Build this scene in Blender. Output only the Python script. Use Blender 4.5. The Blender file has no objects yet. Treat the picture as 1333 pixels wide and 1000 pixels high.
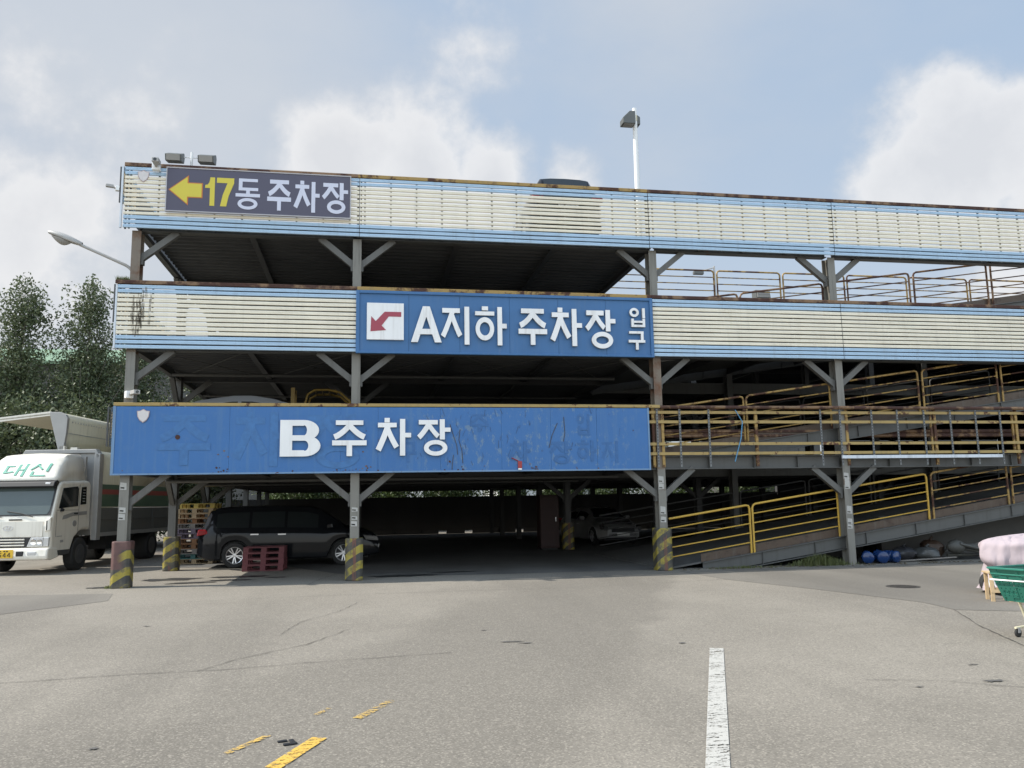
import bpy, bmesh, math, random
from mathutils import Vector, Matrix
R = math.radians
sc = bpy.context.scene
col = sc.collection
random.seed(7)

# ------------------------------------------------------------------ camera, sky, sun, exposure
EYE = (5.286, -19.566, 1.7)
PITCH, ROLL, YAW = 0.1422, -0.0168, 0.1785
def _axes():
    def rot(x, y, z):
        return Vector((x*math.cos(YAW)+y*math.sin(YAW), -x*math.sin(YAW)+y*math.cos(YAW), z))
    f = rot(0, math.cos(PITCH), math.sin(PITCH)); u0 = rot(0, -math.sin(PITCH), math.cos(PITCH)); r0 = rot(1, 0, 0)
    return r0*math.cos(ROLL)+u0*math.sin(ROLL), u0*math.cos(ROLL)-r0*math.sin(ROLL), f
_r, _u, _f = _axes()
cam = bpy.data.cameras.new('camera'); cam.lens = 29.08; cam.sensor_width = 36; cam.clip_end = 3000; cam.clip_start = .1
cob = bpy.data.objects.new('camera', cam); col.objects.link(cob)
m = Matrix.Identity(4)
for i in range(3):
    m[i][0] = _r[i]; m[i][1] = _u[i]; m[i][2] = -_f[i]; m[i][3] = EYE[i]
cob.matrix_world = m; sc.camera = cob
def skydir(px, py):
    return (_r*((px-666.5)/1076.73) + _u*((500-py)/1076.73) + _f).normalized()

SUN = Vector((-0.92, 0.10, 1.0)).normalized()          # towards the sun
sun = bpy.data.lights.new('sun', 'SUN'); sun.energy = 3.2; sun.angle = R(0.6); sun.color = (1, .95, .87)
so = bpy.data.objects.new('sun', sun); col.objects.link(so)
so.rotation_euler = SUN.to_track_quat('Z', 'Y').to_euler(); so.location = (-20, 0, 40)

vs = sc.view_settings; vs.view_transform = 'Standard'; vs.look = 'None'; vs.gamma = 1; vs.exposure = 1.0
sc.cycles.max_bounces = 8; sc.cycles.diffuse_bounces = 4
sc.cycles.sample_clamp_indirect = 6

w = bpy.data.worlds.new('World'); sc.world = w; w.use_nodes = True
nt = w.node_tree; nt.nodes.clear()
def N(t, **k):
    n = nt.nodes.new(t)
    for a, b in k.items(): setattr(n, a, b)
    return n
def wl(a, b): nt.links.new(a, b)
def wmath(op, a, b=None, c=None):
    n = N('ShaderNodeMath', operation=op)
    for i, v in enumerate((a, b, c)):
        if v is None: continue
        if isinstance(v, (int, float)): n.inputs[i].default_value = v
        else: wl(v, n.inputs[i])
    return n.outputs[0]
def wramp(x, stops):
    n = N('ShaderNodeValToRGB'); e = n.color_ramp.elements
    while len(e) < len(stops): e.new(.5)
    for q, (p, c) in zip(e, stops): q.position = p; q.color = (*c, 1) if len(c) == 3 else c
    wl(x, n.inputs[0]); return n.outputs[0]
out = N('ShaderNodeOutputWorld'); bg = N('ShaderNodeBackground'); bg.inputs[1].default_value = 0.1
sky = N('ShaderNodeTexSky', sky_type='NISHITA', sun_disc=False)
sky.sun_elevation = math.asin(SUN.z); sky.sun_rotation = math.atan2(SUN.x, SUN.y)
sky.air_density = 1.0; sky.dust_density = 2.5; sky.ozone_density = 1.0
tc = N('ShaderNodeTexCoord')
DIR = tc.outputs['Generated']
sep = N('ShaderNodeSeparateXYZ'); wl(DIR, sep.inputs[0])
# cloud layer: the view direction met with a flat layer
den = wmath('ADD', wmath('MAXIMUM', sep.outputs[2], 0), .22)
cx = wmath('DIVIDE', sep.outputs[0], den); cy = wmath('DIVIDE', sep.outputs[1], den)
cmb = N('ShaderNodeCombineXYZ'); wl(cx, cmb.inputs[0]); wl(cy, cmb.inputs[1])
def noise(vec, scale, detail=8, rough=.55, off=(0, 0, 0)):
    mp = N('ShaderNodeMapping'); mp.inputs[1].default_value = off; wl(vec, mp.inputs[0])
    n = N('ShaderNodeTexNoise'); n.inputs['Scale'].default_value = scale; n.inputs['Detail'].default_value = detail
    n.inputs['Roughness'].default_value = rough; wl(mp.outputs[0], n.inputs['Vector']); return n.outputs[0]
soft = noise(cmb.outputs[0], 1.3, 9, .55, (3.1, 1.2, 0))
puff = noise(DIR, 6.5, 10, .58, (.3, .7, .1))
def blob(px, py, rad, amp):
    d = skydir(px, py)
    dp = N('ShaderNodeVectorMath', operation='DISTANCE'); wl(DIR, dp.inputs[0]); dp.inputs[1].default_value = d
    q = wmath('DIVIDE', dp.outputs['Value'], rad)
    g = wmath('SUBTRACT', 1, q)
    return wmath('MULTIPLY', g, amp)
def maxall(xs):
    r = xs[0]
    for x in xs[1:]: r = wmath('MAXIMUM', r, x)
    return r
# heaped clouds standing low over the building
heap = maxall([blob(1268, 205, .125, 1.0), blob(1430, 240, .17, 1.0), blob(640, 235, .085, 1.0), blob(440, 205, .10, .9), blob(560, 230, .11, .8), blob(745, 240, .07, .8),
               blob(20, 310, .17, .65), blob(130, 190, .10, .25), blob(-60, 220, .16, .4), blob(625, 60, .06, .4)])
hd = wmath('ADD', wmath('MULTIPLY', heap, 1.15), wmath('MULTIPLY', wmath('SUBTRACT', puff, .5), 2.3))
hm = N('ShaderNodeMapRange', interpolation_type='SMOOTHSTEP'); wl(hd, hm.inputs[0]); hm.inputs[1].default_value = -.02; hm.inputs[2].default_value = .55
# thin high veil over everything
veil_b = maxall([blob(120, 60, .55, 1.0), blob(850, 20, .22, .45), blob(330, 120, .25, .6)])
vd = wmath('ADD', wmath('MULTIPLY', veil_b, .75), wmath('MULTIPLY', wmath('SUBTRACT', soft, .5), 1.7))
vm = N('ShaderNodeMapRange', interpolation_type='SMOOTHSTEP'); wl(vd, vm.inputs[0]); vm.inputs[1].default_value = -.25; vm.inputs[2].default_value = .75
mixbase = N('ShaderNodeMix', data_type='RGBA'); mixbase.inputs[0].default_value = .85
wl(sky.outputs[0], mixbase.inputs[6])
hz = wramp(sep.outputs[2], [(0.0, (.78, .83, .88)), (.25, (.68, .80, .95)), (.55, (.55, .72, .95)), (1, (.38, .55, .84))])
hzs = N('ShaderNodeVectorMath', operation='SCALE'); wl(hz, hzs.inputs[0]); hzs.inputs['Scale'].default_value = 3.9
wl(hzs.outputs[0], mixbase.inputs[7])
veil_c = wramp(soft, [(.3, (.72, .765, .84)), (.7, (.87, .895, .93))])
vsx = N('ShaderNodeVectorMath', operation='SCALE'); wl(veil_c, vsx.inputs[0]); vsx.inputs['Scale'].default_value = 3.9
mv = N('ShaderNodeMix', data_type='RGBA'); wl(wmath('MULTIPLY', vm.outputs[0], .72), mv.inputs[0]); wl(mixbase.outputs[2], mv.inputs[6]); wl(vsx.outputs[0], mv.inputs[7])
hc = wramp(hd, [(.12, (.84, .87, .92)), (.5, (1.07, 1.07, 1.08)), (.95, (.93, .94, .97))])
hs = N('ShaderNodeVectorMath', operation='SCALE'); wl(hc, hs.inputs[0]); hs.inputs['Scale'].default_value = 4.1
mh = N('ShaderNodeMix', data_type='RGBA'); wl(wmath('MULTIPLY', hm.outputs[0], .85), mh.inputs[0]); wl(mv.outputs[2], mh.inputs[6]); wl(hs.outputs[0], mh.inputs[7])
# added glow: unseen sky behind the viewer made brighter and warmer to light the facade
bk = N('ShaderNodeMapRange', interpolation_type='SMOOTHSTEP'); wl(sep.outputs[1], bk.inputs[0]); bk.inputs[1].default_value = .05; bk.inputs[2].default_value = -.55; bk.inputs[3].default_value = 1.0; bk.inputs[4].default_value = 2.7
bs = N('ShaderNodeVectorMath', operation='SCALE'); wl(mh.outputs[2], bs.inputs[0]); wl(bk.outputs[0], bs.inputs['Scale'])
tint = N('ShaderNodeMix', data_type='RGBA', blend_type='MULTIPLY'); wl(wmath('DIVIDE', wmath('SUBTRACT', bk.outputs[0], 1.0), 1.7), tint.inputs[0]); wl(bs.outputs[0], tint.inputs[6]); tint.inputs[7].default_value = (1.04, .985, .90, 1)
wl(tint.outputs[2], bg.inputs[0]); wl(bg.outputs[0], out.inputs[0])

# ------------------------------------------------------------------ materials
def new_mat(name):
    mt = bpy.data.materials.new(name); mt.use_nodes = True
    return mt, mt.node_tree, mt.node_tree.nodes['Principled BSDF']
class G:
    """small node-graph helper"""
    def __init__(s, mt): s.t = mt.node_tree
    def n(s, t, **k):
        q = s.t.nodes.new(t)
        for a, b in k.items(): setattr(q, a, b)
        return q
    def l(s, a, b): s.t.links.new(a, b)
    def val(s, v, sock):
        if isinstance(v, (int, float)): sock.default_value = v
        elif isinstance(v, (tuple, list)): sock.default_value = (*v, 1) if len(v) == 3 and len(sock.default_value) == 4 else v
        else: s.l(v, sock)
    def math(s, op, a, b=0.0, c=None):
        q = s.n('ShaderNodeMath', operation=op); s.val(a, q.inputs[0]); s.val(b, q.inputs[1])
        if c is not None: s.val(c, q.inputs[2])
        return q.outputs[0]
    def pos(s, scale=(1, 1, 1), world=True):
        src = s.n('ShaderNodeNewGeometry').outputs['Position'] if world else s.n('ShaderNodeTexCoord').outputs['Object']
        mp = s.n('ShaderNodeMapping'); mp.inputs[3].default_value = scale; s.l(src, mp.inputs[0]); return mp.outputs[0]
    def noise(s, vec, scale, detail=5, rough=.55):
        q = s.n('ShaderNodeTexNoise'); q.inputs['Scale'].default_value = scale; q.inputs['Detail'].default_value = detail
        q.inputs['Roughness'].default_value = rough; s.l(vec, q.inputs['Vector']); return q.outputs[0]
    def step(s, x, a, b):
        q = s.n('ShaderNodeMapRange', interpolation_type='SMOOTHSTEP'); s.val(x, q.inputs[0]); q.inputs[1].default_value = a; q.inputs[2].default_value = b; return q.outputs[0]
    def mix(s, f, a, b):
        q = s.n('ShaderNodeMix', data_type='RGBA'); s.val(f, q.inputs[0]); s.val(a, q.inputs[6]); s.val(b, q.inputs[7]); return q.outputs[2]
    def bump(s, h, strength, dist=.01):
        q = s.n('ShaderNodeBump'); q.inputs['Strength'].default_value = strength; q.inputs['Distance'].default_value = dist; s.l(h, q.inputs['Height']); return q.outputs[0]
def mul(c, k): return tuple(min(1, x*k) for x in c)
def plain(name, c, rough=.6, metal=0, var=.18, scale=3.0, bump=0.0, **kw):
    mt, t, b = new_mat(name); g = G(mt)
    nz = g.noise(g.pos(), scale, 6)
    g.l(g.mix(nz, mul(c, 1-var), mul(c, 1+var)), b.inputs['Base Color'])
    b.inputs['Roughness'].default_value = rough; b.inputs['Metallic'].default_value = metal
    if bump: g.l(g.bump(g.noise(g.pos(), scale*9, 4), bump), b.inputs['Normal'])
    for k, v in kw.items(): b.inputs[k].default_value = v
    return mt
def worn(name, c, rust=(.12, .045, .02), amt=.56, scale=3.0, streak=.0, rough=.55, dirt=(.10, .09, .075), soft=.05, dirtamt=.35, stretch=(1, 1, 1)):
    """paint with rust patches, faint dirt and run-down streaks"""
    mt, t, b = new_mat(name); g = G(mt)
    p = g.pos(stretch)
    base = g.mix(g.noise(p, 1.7, 5), mul(c, .86), mul(c, 1.1))
    dz = g.step(g.noise(g.pos((5, 5, .35)), 2.0, 6, .6), .48, .78)
    base = g.mix(g.math('MULTIPLY', dz, dirtamt), base, dirt)
    rz = g.step(g.math('ADD', g.noise(p, scale, 9, .68), g.math('MULTIPLY', g.noise(g.pos((9, 9, .7)), 1.5, 3), streak)), amt, amt+soft)
    rc = g.mix(g.noise(p, scale*5, 4), mul(rust, .55), mul(rust, 1.5))
    g.l(g.mix(rz, base, rc), b.inputs['Base Color'])
    g.l(g.math('ADD', g.math('MULTIPLY', rz, .3), rough), b.inputs['Roughness'])
    g.l(g.bump(g.noise(p, scale*8, 4), .15, .004), b.inputs['Normal'])
    return mt
M = {}
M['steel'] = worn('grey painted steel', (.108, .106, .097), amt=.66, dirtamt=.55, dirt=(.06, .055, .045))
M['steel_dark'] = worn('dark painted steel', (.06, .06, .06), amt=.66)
M['concrete_post'] = worn('weathered grey column paint', (.185, .176, .152), rust=(.10, .06, .035), amt=.60, scale=2.2, dirtamt=.75, dirt=(.06, .052, .04), soft=.12)
M['rust_post'] = worn('rusty column paint', (.17, .135, .10), rust=(.12, .055, .028), amt=.46, scale=1.5, soft=.2)
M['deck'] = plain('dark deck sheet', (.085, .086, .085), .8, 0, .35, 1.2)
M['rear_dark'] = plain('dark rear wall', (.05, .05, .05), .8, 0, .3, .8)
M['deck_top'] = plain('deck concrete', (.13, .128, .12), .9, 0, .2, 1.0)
M['cream'] = worn('cream slat paint', (.81, .745, .60), rust=(.25, .2, .13), amt=.83, scale=2.0, dirtamt=.18, dirt=(.33, .31, .25), soft=.12)
M['paleblue'] = worn('pale blue slat paint', (.40, .545, .68), rust=(.2, .17, .14), amt=.80, scale=2.0, dirtamt=.25, dirt=(.22, .25, .28), soft=.12)
M['grime'] = plain('grime stain', (.10, .085, .06), .9)
M['yellow_rail'] = worn('yellow rusted rail', (.34, .215, .06), rust=(.07, .03, .017), amt=.47, scale=2.4, soft=.1)
M['yellow_bar'] = worn('ochre bar paint', (.36, .25, .085), rust=(.10, .045, .024), amt=.57, scale=3.5)
M['rust_pipe'] = worn('rusted pipe', (.20, .115, .055), rust=(.055, .024, .017), amt=.42, scale=2.2, soft=.12)
M['yellow_new'] = worn('bright yellow rail', (.50, .31, .045), rust=(.2, .1, .03), amt=.70, scale=5)
M['galv'] = plain('galvanised strut', (.17, .175, .175), .5, .3, .2, 8)
M['white_strip'] = worn('white blue strip', (.62, .66, .70), rust=(.3, .16, .07), amt=.63, scale=2.3)
M['letter'] = worn('white enamel letter', (.80, .79, .77), rust=(.38, .27, .18), amt=.74, scale=2.5, streak=.12, rough=.35, dirt=(.42, .38, .33), dirtamt=.4, soft=.15)
M['letter_side'] = plain('letter edge', (.30, .30, .31), .6)
M['white'] = plain('white paint', (.78, .78, .76), .45, 0, .05)
M['red_arrow'] = plain('dark red arrow', (.33, .05, .075), .5, 0, .1)
M['sign_dark'] = plain('dark sign face', (.068, .062, .095), .42, 0, .06, 1.5)
M['sign_frame'] = plain('grey sign frame', (.42, .40, .40), .5, .2)
M['sign_yellow'] = plain('sign yellow', (.60, .50, .05), .5, 0, .04)
M['sign_orange'] = plain('sign orange edge', (.50, .16, .03), .5, 0, .04)
M['sign_grey'] = plain('sign pale lettering', (.58, .59, .68), .5, 0, .04)
M['black'] = plain('black', (.015, .015, .016), .55)
M['rubber'] = plain('rubber', (.022, .022, .022), .85, 0, .3, 8)
M['alu'] = plain('bright alloy', (.62, .62, .63), .3, .7, .05)
M['chrome'] = plain('chrome', (.7, .7, .7), .15, 1, .03)
M['glass'] = plain('dark glass', (.018, .022, .023), .06, 0, .1)
M['glass_green'] = plain('windscreen glass', (.075, .095, .092), .08, 0, .15, 1.5)
M['lens'] = plain('lamp lens', (.58, .58, .57), .15, .3, .15, 12)
M['lens_shaded'] = plain('shade-toned headlamp', (.10, .10, .10), .2, .2, .2, 12)  # darker lens colour carries the dark of the garage interior
M['steel_mid'] = worn('beam paint', (.078, .078, .073), amt=.66, dirtamt=.5, dirt=(.045, .042, .035))
M['red_lens'] = plain('red lens', (.28, .012, .018), .15)
M['amber'] = plain('amber lens', (.6, .2, .02), .2)
M['lamp_box'] = plain('lamp housing', (.10, .105, .10), .5)
M['lamp_face'] = plain('lamp face', (.28, .27, .25), .3)
M['white_pole'] = plain('white pole', (.74, .74, .72), .4, 0, .05)
M['lamp_grey'] = plain('grey lamp head', (.36, .35, .33), .45, 0, .1)
M['shield_face'] = plain('shield sticker', (.62, .58, .56), .5, 0, .1, 20)
M['shield_edge'] = plain('shield rim', (.40, .30, .29), .5)
M['truck_white'] = worn('truck white paint', (.74, .71, .63), rust=(.3, .24, .16), amt=.82, scale=3, rough=.3, dirt=(.42, .38, .30), dirtamt=.35, soft=.1)
M['truck_cream'] = worn('truck body cream', (.55, .52, .40), rust=(.25, .2, .14), amt=.74, scale=1.5, dirt=(.3, .27, .2), dirtamt=.45, soft=.2)
M['paper'] = plain('weathered paper', (.40, .39, .36), .8, 0, .25, 20)
M['truck_grey'] = plain('truck frame grey', (.33, .33, .32), .5, .2, .12, 4)
M['truck_dark'] = worn('truck side gate', (.12, .125, .118), rust=(.2, .17, .13), amt=.6, scale=1.3, soft=.2)
M['green_stripe'] = plain('dark green stripe', (.075, .13, .085), .5)
M['red_stripe'] = plain('red stripe', (.27, .06, .05), .5)
M['mint'] = plain('mint green lettering', (.015, .235, .17), .45, 0, .1)
M['plate_yellow'] = plain('number plate yellow', (.72, .45, .03), .4, 0, .03)
M['van_paint'] = plain('charcoal car paint', (.010, .011, .013), .07, .0, .05)
M['van_paint'].node_tree.nodes['Principled BSDF'].inputs['Specular IOR Level'].default_value = .26
M['silver_paint'] = plain('silver car paint', (.34, .34, .34), .3, .5, .05)
M['forklift'] = plain('machine yellow', (.27, .17, .025), .45, 0, .1)
M['pallet_red'] = plain('dull red plastic', (.115, .024, .03), .6, 0, .15, 5)
for n_, c_ in (('wood', (.33, .24, .14)), ('yellow', (.33, .25, .06)), ('purple', (.14, .11, .14)), ('brown', (.20, .10, .045)), ('teal', (.05, .13, .12)), ('grey', (.19, .17, .15))):
    M['pallet_'+n_] = plain('pallet '+n_, c_, .8, 0, .3, 4)
M['bark'] = plain('bark', (.22, .20, .17), .9, 0, .35, 6, .5)
M['pink'] = plain('pink cover cloth', (.35, .295, .31), .8, 0, .05, 2, .1)
def cloth_mat():
    mt, t, b = new_mat('creased pale pink cloth'); g = G(mt); p = g.pos()
    g.l(g.mix(g.noise(p, 2.2, 5), (.33, .28, .295), (.40, .335, .355)), b.inputs['Base Color']); b.inputs['Roughness'].default_value = .85
    rid = g.math('ABSOLUTE', g.math('SUBTRACT', g.noise(g.pos((1.5, 1.5, .6)), 2.6, 2, .4), .5))
    g.l(g.bump(rid, .8, .16), b.inputs['Normal']); return mt
M['pink'] = cloth_mat()
M['basket_green'] = plain('green basket plastic', (.022, .16, .115), .4, 0, .08)
M['cream_leg'] = plain('cream enamel tube', (.62, .57, .40), .4)
M['timber'] = plain('raw timber', (.48, .35, .20), .75, 0, .25, 9)
M['jug_blue'] = plain('blue bottle plastic', (.013, .045, .155), .12, 0, .15, 6)
M['jug_blue'].node_tree.nodes['Principled BSDF'].inputs['Transmission Weight'].default_value = .35
M['kerb_rust'] = worn('rusty kerb plate', (.075, .048, .030), rust=(.035, .020, .014), amt=.48, scale=5, soft=.3, dirtamt=.5)
M['bag_brown'] = plain('brown sack', (.045, .026, .016), .6, 0, .35, 5, .4)
M['bag_dark'] = plain('dark sack', (.022, .022, .025), .5, 0, .3, 5, .4)
M['bag_grey'] = plain('grey sack', (.05, .052, .05), .45, 0, .4, 5, .4)
M['pipe_grey'] = plain('dirty pipe', (.06, .058, .05), .6, 0, .3, 4)
M['retaining'] = plain('old concrete', (.075, .073, .068), .9, 0, .25, 1.6, .2)
M['red_metal'] = plain('dark red metal', (.032, .009, .008), .55, 0, .2)
M['blue_tape'] = plain('blue tape', (.10, .30, .50), .5)
M['iron'] = plain('cast iron', (.055, .05, .045), .7, .3, .3, 20, .3)
M['green_roof'] = plain('green roof sheet', (.16, .25, .16), .6, 0, .1, .3)
M['pale_wall'] = plain('pale far wall', (.62, .60, .55), .8, 0, .08, .3)
def grime_mat():
    mt, t, b = new_mat('run-down grime'); g = G(mt)
    f = g.math('MULTIPLY', g.step(g.noise(g.pos((9, 9, 2)), 3, 6, .7), .40, .62), .62)
    tr = g.n('ShaderNodeBsdfTransparent'); mx = g.n('ShaderNodeMixShader'); b.inputs['Base Color'].default_value = (.10, .082, .055, 1); b.inputs['Roughness'].default_value = .9
    g.l(f, mx.inputs[0]); g.l(tr.outputs[0], mx.inputs[1]); g.l(b.outputs[0], mx.inputs[2]); g.l(mx.outputs[0], t.nodes['Material Output'].inputs[0]); return mt
M['run_grime'] = grime_mat()
M['pit_dark'] = plain('pit', (.02, .02, .02), .9)

def leafmat(name, c):
    mt, t, b = new_mat(name); g = G(mt)
    nz = g.noise(g.pos(), .55, 3); n2 = g.noise(g.pos(), 9, 2)
    c1 = g.mix(nz, mul(c, .6), mul(c, 1.35)); c2 = g.mix(n2, c1, (c[0]*1.25, c[1]*1.15, c[2]*.75))
    g.l(c2, b.inputs['Base Color']); b.inputs['Roughness'].default_value = .55
    tr = g.n('ShaderNodeBsdfTranslucent'); g.l(c2, tr.inputs[0])
    mx = g.n('ShaderNodeMixShader'); mx.inputs[0].default_value = .25
    g.l(b.outputs[0], mx.inputs[1]); g.l(tr.outputs[0], mx.inputs[2]); g.l(mx.outputs[0], t.nodes['Material Output'].inputs[0])
    return mt
M['leaf'] = leafmat('poplar leaf', (.082, .108, .062))
M['leaf_bright'] = leafmat('shrub leaf', (.055, .09, .028))
M['grass'] = leafmat('grass blade', (.10, .12, .05))

def striped(name, worn_red=0.0):
    mt, t, b = new_mat(name); g = G(mt)
    sx = g.n('ShaderNodeSeparateXYZ'); g.l(g.n('ShaderNodeTexCoord').outputs['Object'], sx.inputs[0])
    s = g.math('SUBTRACT', sx.outputs[2], g.math('MULTIPLY', g.math('SUBTRACT', sx.outputs[0], sx.outputs[1]), .62))
    fr = g.math('FRACT', g.math('ADD', g.math('DIVIDE', s, .36), .1))
    st = g.step(g.math('ABSOLUTE', g.math('SUBTRACT', fr, .5)), .24, .26)
    nz = g.noise(g.pos(), 6, 8, .65)
    c = g.mix(st, (.29, .235, .035), (.045, .044, .04))
    c = g.mix(g.step(nz, .44, .66), c, (.09, .08, .055))
    if worn_red:
        n2 = g.noise(g.pos(), 2.2, 4)
        zz = g.step(g.math('ADD', sx.outputs[2], g.math('MULTIPLY', n2, .4)), .62, .72)
        leftness = g.step(g.math('ADD', g.math('MULTIPLY', sx.outputs[0], -1), g.math('MULTIPLY', n2, .3)), .02, .2)
        msk = g.math('MAXIMUM', g.step(sx.outputs[2], .80, .84), g.math('MULTIPLY', leftness, g.step(sx.outputs[2], .38, .42)))
        rd = g.mix(nz, (.055, .028, .024), (.165, .085, .075))
        c = g.mix(msk, c, rd)
    else:
        band = g.math('MULTIPLY', g.step(g.math('ABSOLUTE', sx.outputs[0]), .05, .035), g.step(g.noise(g.pos((4, 4, 1)), 2, 4), .45, .55))
        c = g.mix(g.math('MULTIPLY', band, .7), c, (.16, .06, .04))
    g.l(c, b.inputs['Base Color']); b.inputs['Roughness'].default_value = .6
    g.l(g.bump(nz, .2, .006), b.inputs['Normal'])
    return mt
M['stripes'] = striped('yellow black hazard paint')
M['stripes_red'] = striped('worn red hazard paint', 1)

def board_blue():
    mt, t, b = new_mat('faded blue board'); g = G(mt)
    p = g.pos()
    base = g.mix(g.noise(p, .9, 5), (.025, .116, .31), (.034, .146, .37))
    st = g.noise(g.pos((7, 7, .35)), 1.3, 5)
    base = g.mix(g.math('MULTIPLY', g.step(st, .50, .75), .35), base, (.085, .18, .31))
    sx = g.n('ShaderNodeSeparateXYZ'); g.l(p, sx.inputs[0])
    # chalky scuffs and scratches, heavier between u=6 and u=11
    reg = g.math('MULTIPLY', g.step(sx.outputs[0], 5.8, 7.5), g.step(sx.outputs[0], 12.1, 10.8))
    sc_ = g.noise(g.pos((2.2, 2.2, 1.2)), 3.2, 10, .72)
    scuff = g.math('MULTIPLY', g.step(sc_, .53, .62), g.math('ADD', g.math('MULTIPLY', reg, .75), .12))
    base = g.mix(scuff, base, (.12, .20, .30))
    dk = g.math('MULTIPLY', g.step(g.noise(g.pos((3, 3, .8)), 4.1, 9, .7), .62, .68), g.math('ADD', g.math('MULTIPLY', reg, .8), .10))
    base = g.mix(dk, base, (.026, .062, .13))
    rz = g.math('ADD', g.noise(p, 5.0, 9, .66), g.math('MULTIPLY', g.step(sx.outputs[2], 2.62, 2.42), .11))
    base = g.mix(g.step(rz, .715, .745), base, (.07, .035, .02))
    g.l(base, b.inputs['Base Color']); b.inputs['Roughness'].default_value = .45
    g.l(g.bump(g.noise(p, 2.2, 3), .25, .02), b.inputs['Normal'])
    return mt
M['board_blue'] = board_blue()
M['board_edge'] = worn('blue board edge', (.15, .26, .41), rust=(.1, .05, .03), amt=.64, scale=4)
M['a_blue'] = worn('blue sign panel', (.042, .137, .305), rust=(.05, .07, .11), amt=.80, dirtamt=.18, dirt=(.15, .2, .28))
M['ghost_light'] = plain('old letter trace', (.040, .142, .335), .5, 0, .3, 9)
M['ghost_faint'] = plain('faint old lettering', (.029, .115, .29), .5, 0, .25, 14)
M['scratch_dark'] = plain('scratch down to metal', (.045, .045, .05), .6, 0, .5, 9)
M['ghost_dark'] = plain('old letter outline', (.026, .062, .13), .5, 0, .3, 7)

def asphalt(name, lo, hi, speck=.5, grain=260.0, big=.22):
    mt, t, b = new_mat(name); g = G(mt); p = g.pos()
    c = g.mix(g.step(g.noise(p, big, 6, .6), .30, .70), lo, hi)
    # rougher, darker lane between two wheel-worn edges
    if big < .3:
        q = g.n('ShaderNodeSeparateXYZ'); g.l(p, q.inputs[0]); wob = g.math('MULTIPLY', g.math('SUBTRACT', g.noise(p, .8, 3), .5), 1.6)
        e1 = g.math('ADD', g.math('SUBTRACT', q.outputs[0], g.math('MULTIPLY', q.outputs[1], .503)), wob)
        e2 = g.math('ADD', g.math('SUBTRACT', q.outputs[0], g.math('MULTIPLY', q.outputs[1], .452)), wob)
        ln = g.math('MULTIPLY', g.step(e1, 9.3, 10.3), g.step(e2, 13.2, 12.6))
        c = g.mix(g.math('MULTIPLY', ln, .75), c, mul(lo, .84))
    c = g.mix(g.math('MULTIPLY', g.step(g.noise(p, 1.7, 6, .65), .50, .75), .30), c, mul(lo, .80))
    # lanes worn darker by traffic, running out from the garage mouth
    rot = g.n('ShaderNodeMapping'); rot.inputs[2].default_value = (0, 0, R(22)); rot.inputs[3].default_value = (.42, .05, 1); g.l(p, rot.inputs[0])
    c = g.mix(g.math('MULTIPLY', g.step(g.noise(rot.outputs[0], 1.0, 4, .5), .48, .66), .55), c, mul(lo, .74))
    v = g.n('ShaderNodeTexVoronoi'); v.inputs['Scale'].default_value = grain*.30; g.l(p, v.inputs['Vector'])
    vc = g.n('ShaderNodeSeparateColor'); g.l(v.outputs['Color'], vc.inputs[0])
    c = g.mix(g.math('MULTIPLY', g.step(vc.outputs[0], .62, .95), speck), c, mul(hi, 1.75))
    c = g.mix(g.math('MULTIPLY', g.step(vc.outputs[1], .55, .95), speck), c, mul(lo, .42))
    c = g.mix(g.math('MULTIPLY', g.step(g.noise(p, 55, 3), .45, .7), speck*.5), c, mul(lo, .66))
    g.l(c, b.inputs['Base Color']); b.inputs['Roughness'].default_value = .88
    g.l(g.bump(vc.outputs[0], .35, .006), b.inputs['Normal'])
    return mt
M['asphalt'] = asphalt('worn asphalt', (.166, .149, .122), (.226, .204, .168), .42, 250.0)
M['asphalt_smooth'] = asphalt('smooth asphalt patch', (.134, .122, .103), (.165, .151, .127), .22)
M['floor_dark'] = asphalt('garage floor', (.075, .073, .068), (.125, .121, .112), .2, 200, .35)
M['crack'] = plain('crack', (.055, .05, .043), .95)
M['tar'] = plain('old tar spot', (.085, .08, .072), .8, 0, .3, 9)
M['dark_blotch'] = plain('painted shadow streak', (.045, .044, .042), .35, 0, .3, 4)  # near-black tone of the painted shadow streaks
def paint_mat(name, c, thr):
    mt, t, b = new_mat(name); g = G(mt); p = g.pos()
    nz = g.math('ADD', g.noise(g.pos((.45, 2.2, 1)), 17, 8, .72), g.math('MULTIPLY', g.noise(p, 2.6, 4), .42))
    v = g.n('ShaderNodeTexVoronoi'); v.inputs['Scale'].default_value = 78; g.l(p, v.inputs['Vector'])
    vc = g.n('ShaderNodeSeparateColor'); g.l(v.outputs['Color'], vc.inputs[0])
    f = g.step(g.math('ADD', nz, g.math('MULTIPLY', vc.outputs[0], .14)), thr, thr+.10)
    tr = g.n('ShaderNodeBsdfTransparent'); mx = g.n('ShaderNodeMixShader')
    b.inputs['Base Color'].default_value = (*c, 1); b.inputs['Roughness'].default_value = .7
    g.l(f, mx.inputs[0]); g.l(b.outputs[0], mx.inputs[1]); g.l(tr.outputs[0], mx.inputs[2])
    g.l(mx.outputs[0], t.nodes['Material Output'].inputs[0]); return mt
M['paint_white'] = paint_mat('worn white road paint', (.41, .40, .365), .80)
M['paint_yellow'] = paint_mat('worn yellow road paint', (.56, .35, .06), .78)
M['paint_yellow_faint'] = paint_mat('faint yellow road paint', (.52, .34, .08), .72)

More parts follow.
